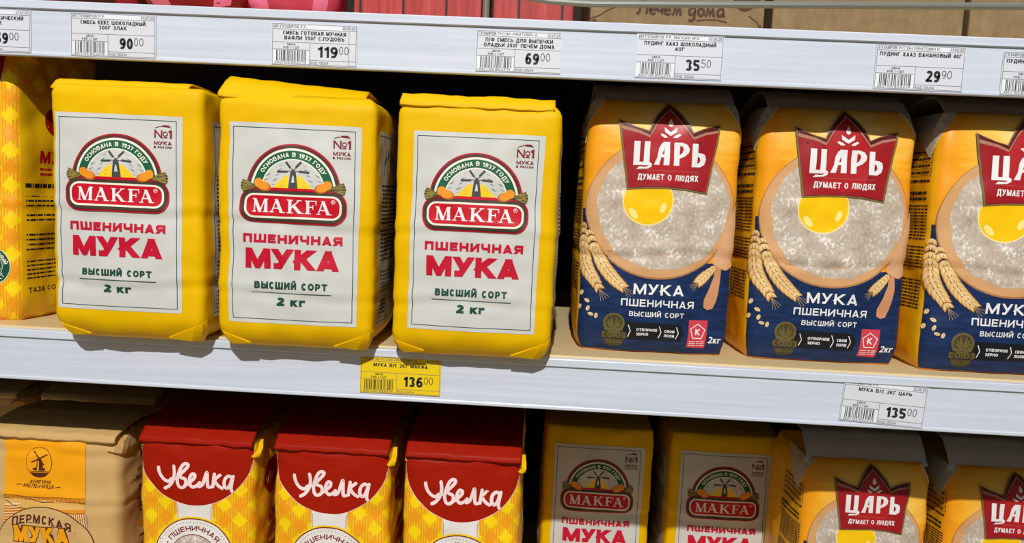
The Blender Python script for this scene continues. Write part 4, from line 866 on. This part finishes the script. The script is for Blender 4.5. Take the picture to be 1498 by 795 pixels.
p.line(I, [(-66, 9), (-58, 12), (-54, 15), (-47, 18.5), (-42, 23)], .9, 1); p.poly(I, [(-66, 7), (-62, 9), (-60, 7.5), (-63, 5)], 1); p.poly(I, [(42, 26), (45, 21), (50, 19), (55, 20.5), (58, 23), (62, 24), (62, 30), (42, 30)], 1); p.line(I, [(64, 6), (60, 12), (54, 16)], .8, 1); p.line(I, [(66, 3), (63, 10), (63, 5)], .8, 1)
p.build('lettering', b1, sheet, cell=0, base=.2, step=.05)
carton(.1685, .3105, .034, .10, .14, 'kraft_board', 'plain kraft carton beside the lettered one on the top shelf', GK, 0)
carton(.3145, .46, .034, .092, .14, 'kraft_board', 'plain kraft carton at right end of the top shelf', GK, rad(.6))
GR = 'red plank cartons on the top shelf'
carton(-.153, -.0535, .036, .10, .10, 'red_plank_print', 'red carton printed with wood planks, left of the metal post', GR)
carton(-.0445, .0175, .036, .10, .10, 'red_plank_print', 'red carton printed with wood planks, right of the metal post', GR)

def pouch(x0, x1, y, h, m, stripe, label, seed):
    w = (x1 - x0) * 1000; root = thing('pouch', ((x0 + x1) / 2, y, TOP), 0, label, 'packet', 'pouches on the top shelf')
    g = Bag(w, 46, h, 16, 5, 4, seed, top_in=14, top_len=40, amp=1.6, crease=(), bot_in=9)
    g.body(root, m, name='pouch_body', cap=((.3, 2), (.8, 3)))
    g.flap(root, m, ((20, -2), (22, 12)), -w / 2 + 8, w / 2 - 8, 1, 1.0, name='sealed_top', seed=seed)
    p = Print(); p.poly(stripe, [(-w * .42, 4), (-w * .2, 2), (-w * .12, h * .7), (-w * .36, h * .7)], 0); p.poly(stripe, [(w * .3, 2), (w * .46, 6), (w * .4, h * .6), (w * .34, h * .6)], 0); p.build('printed_stripe', root, g)
    return root
pouch(-.312, -.236, .034, 110, 'crimson_film', 'pink_film', 'crimson pouch with pink stripes at left on the top shelf', 31)
pouch(-.240, -.168, .052, 110, 'rose_film', 'pink_film', 'rose pink pouch beside the red carton on the top shelf', 32)
pouch(-.42, -.322, .060, 105, 'dark_film', 'crimson_film', 'dark brown pouch at left end of the top shelf', 33)
fence = thing('wire_fence', (0, .004, TOP), 0, 'grey metal front rail with one upright on the top shelf', 'rail')
tube('rail_bar', [(-.0475, .002, .0195), (-.02, .002, .0175), (0, .002, .0150), (.03, .002, .0142), (.18, .002, .0189), (.335, .002, .0236), (.6, .002, .029)], .0026, 'wire_grey', fence)
tube('upright', [(-.0475, .004, 0), (-.0475, .003, .010), (-.0475, .002, .0205)], .0026, 'wire_grey', fence)
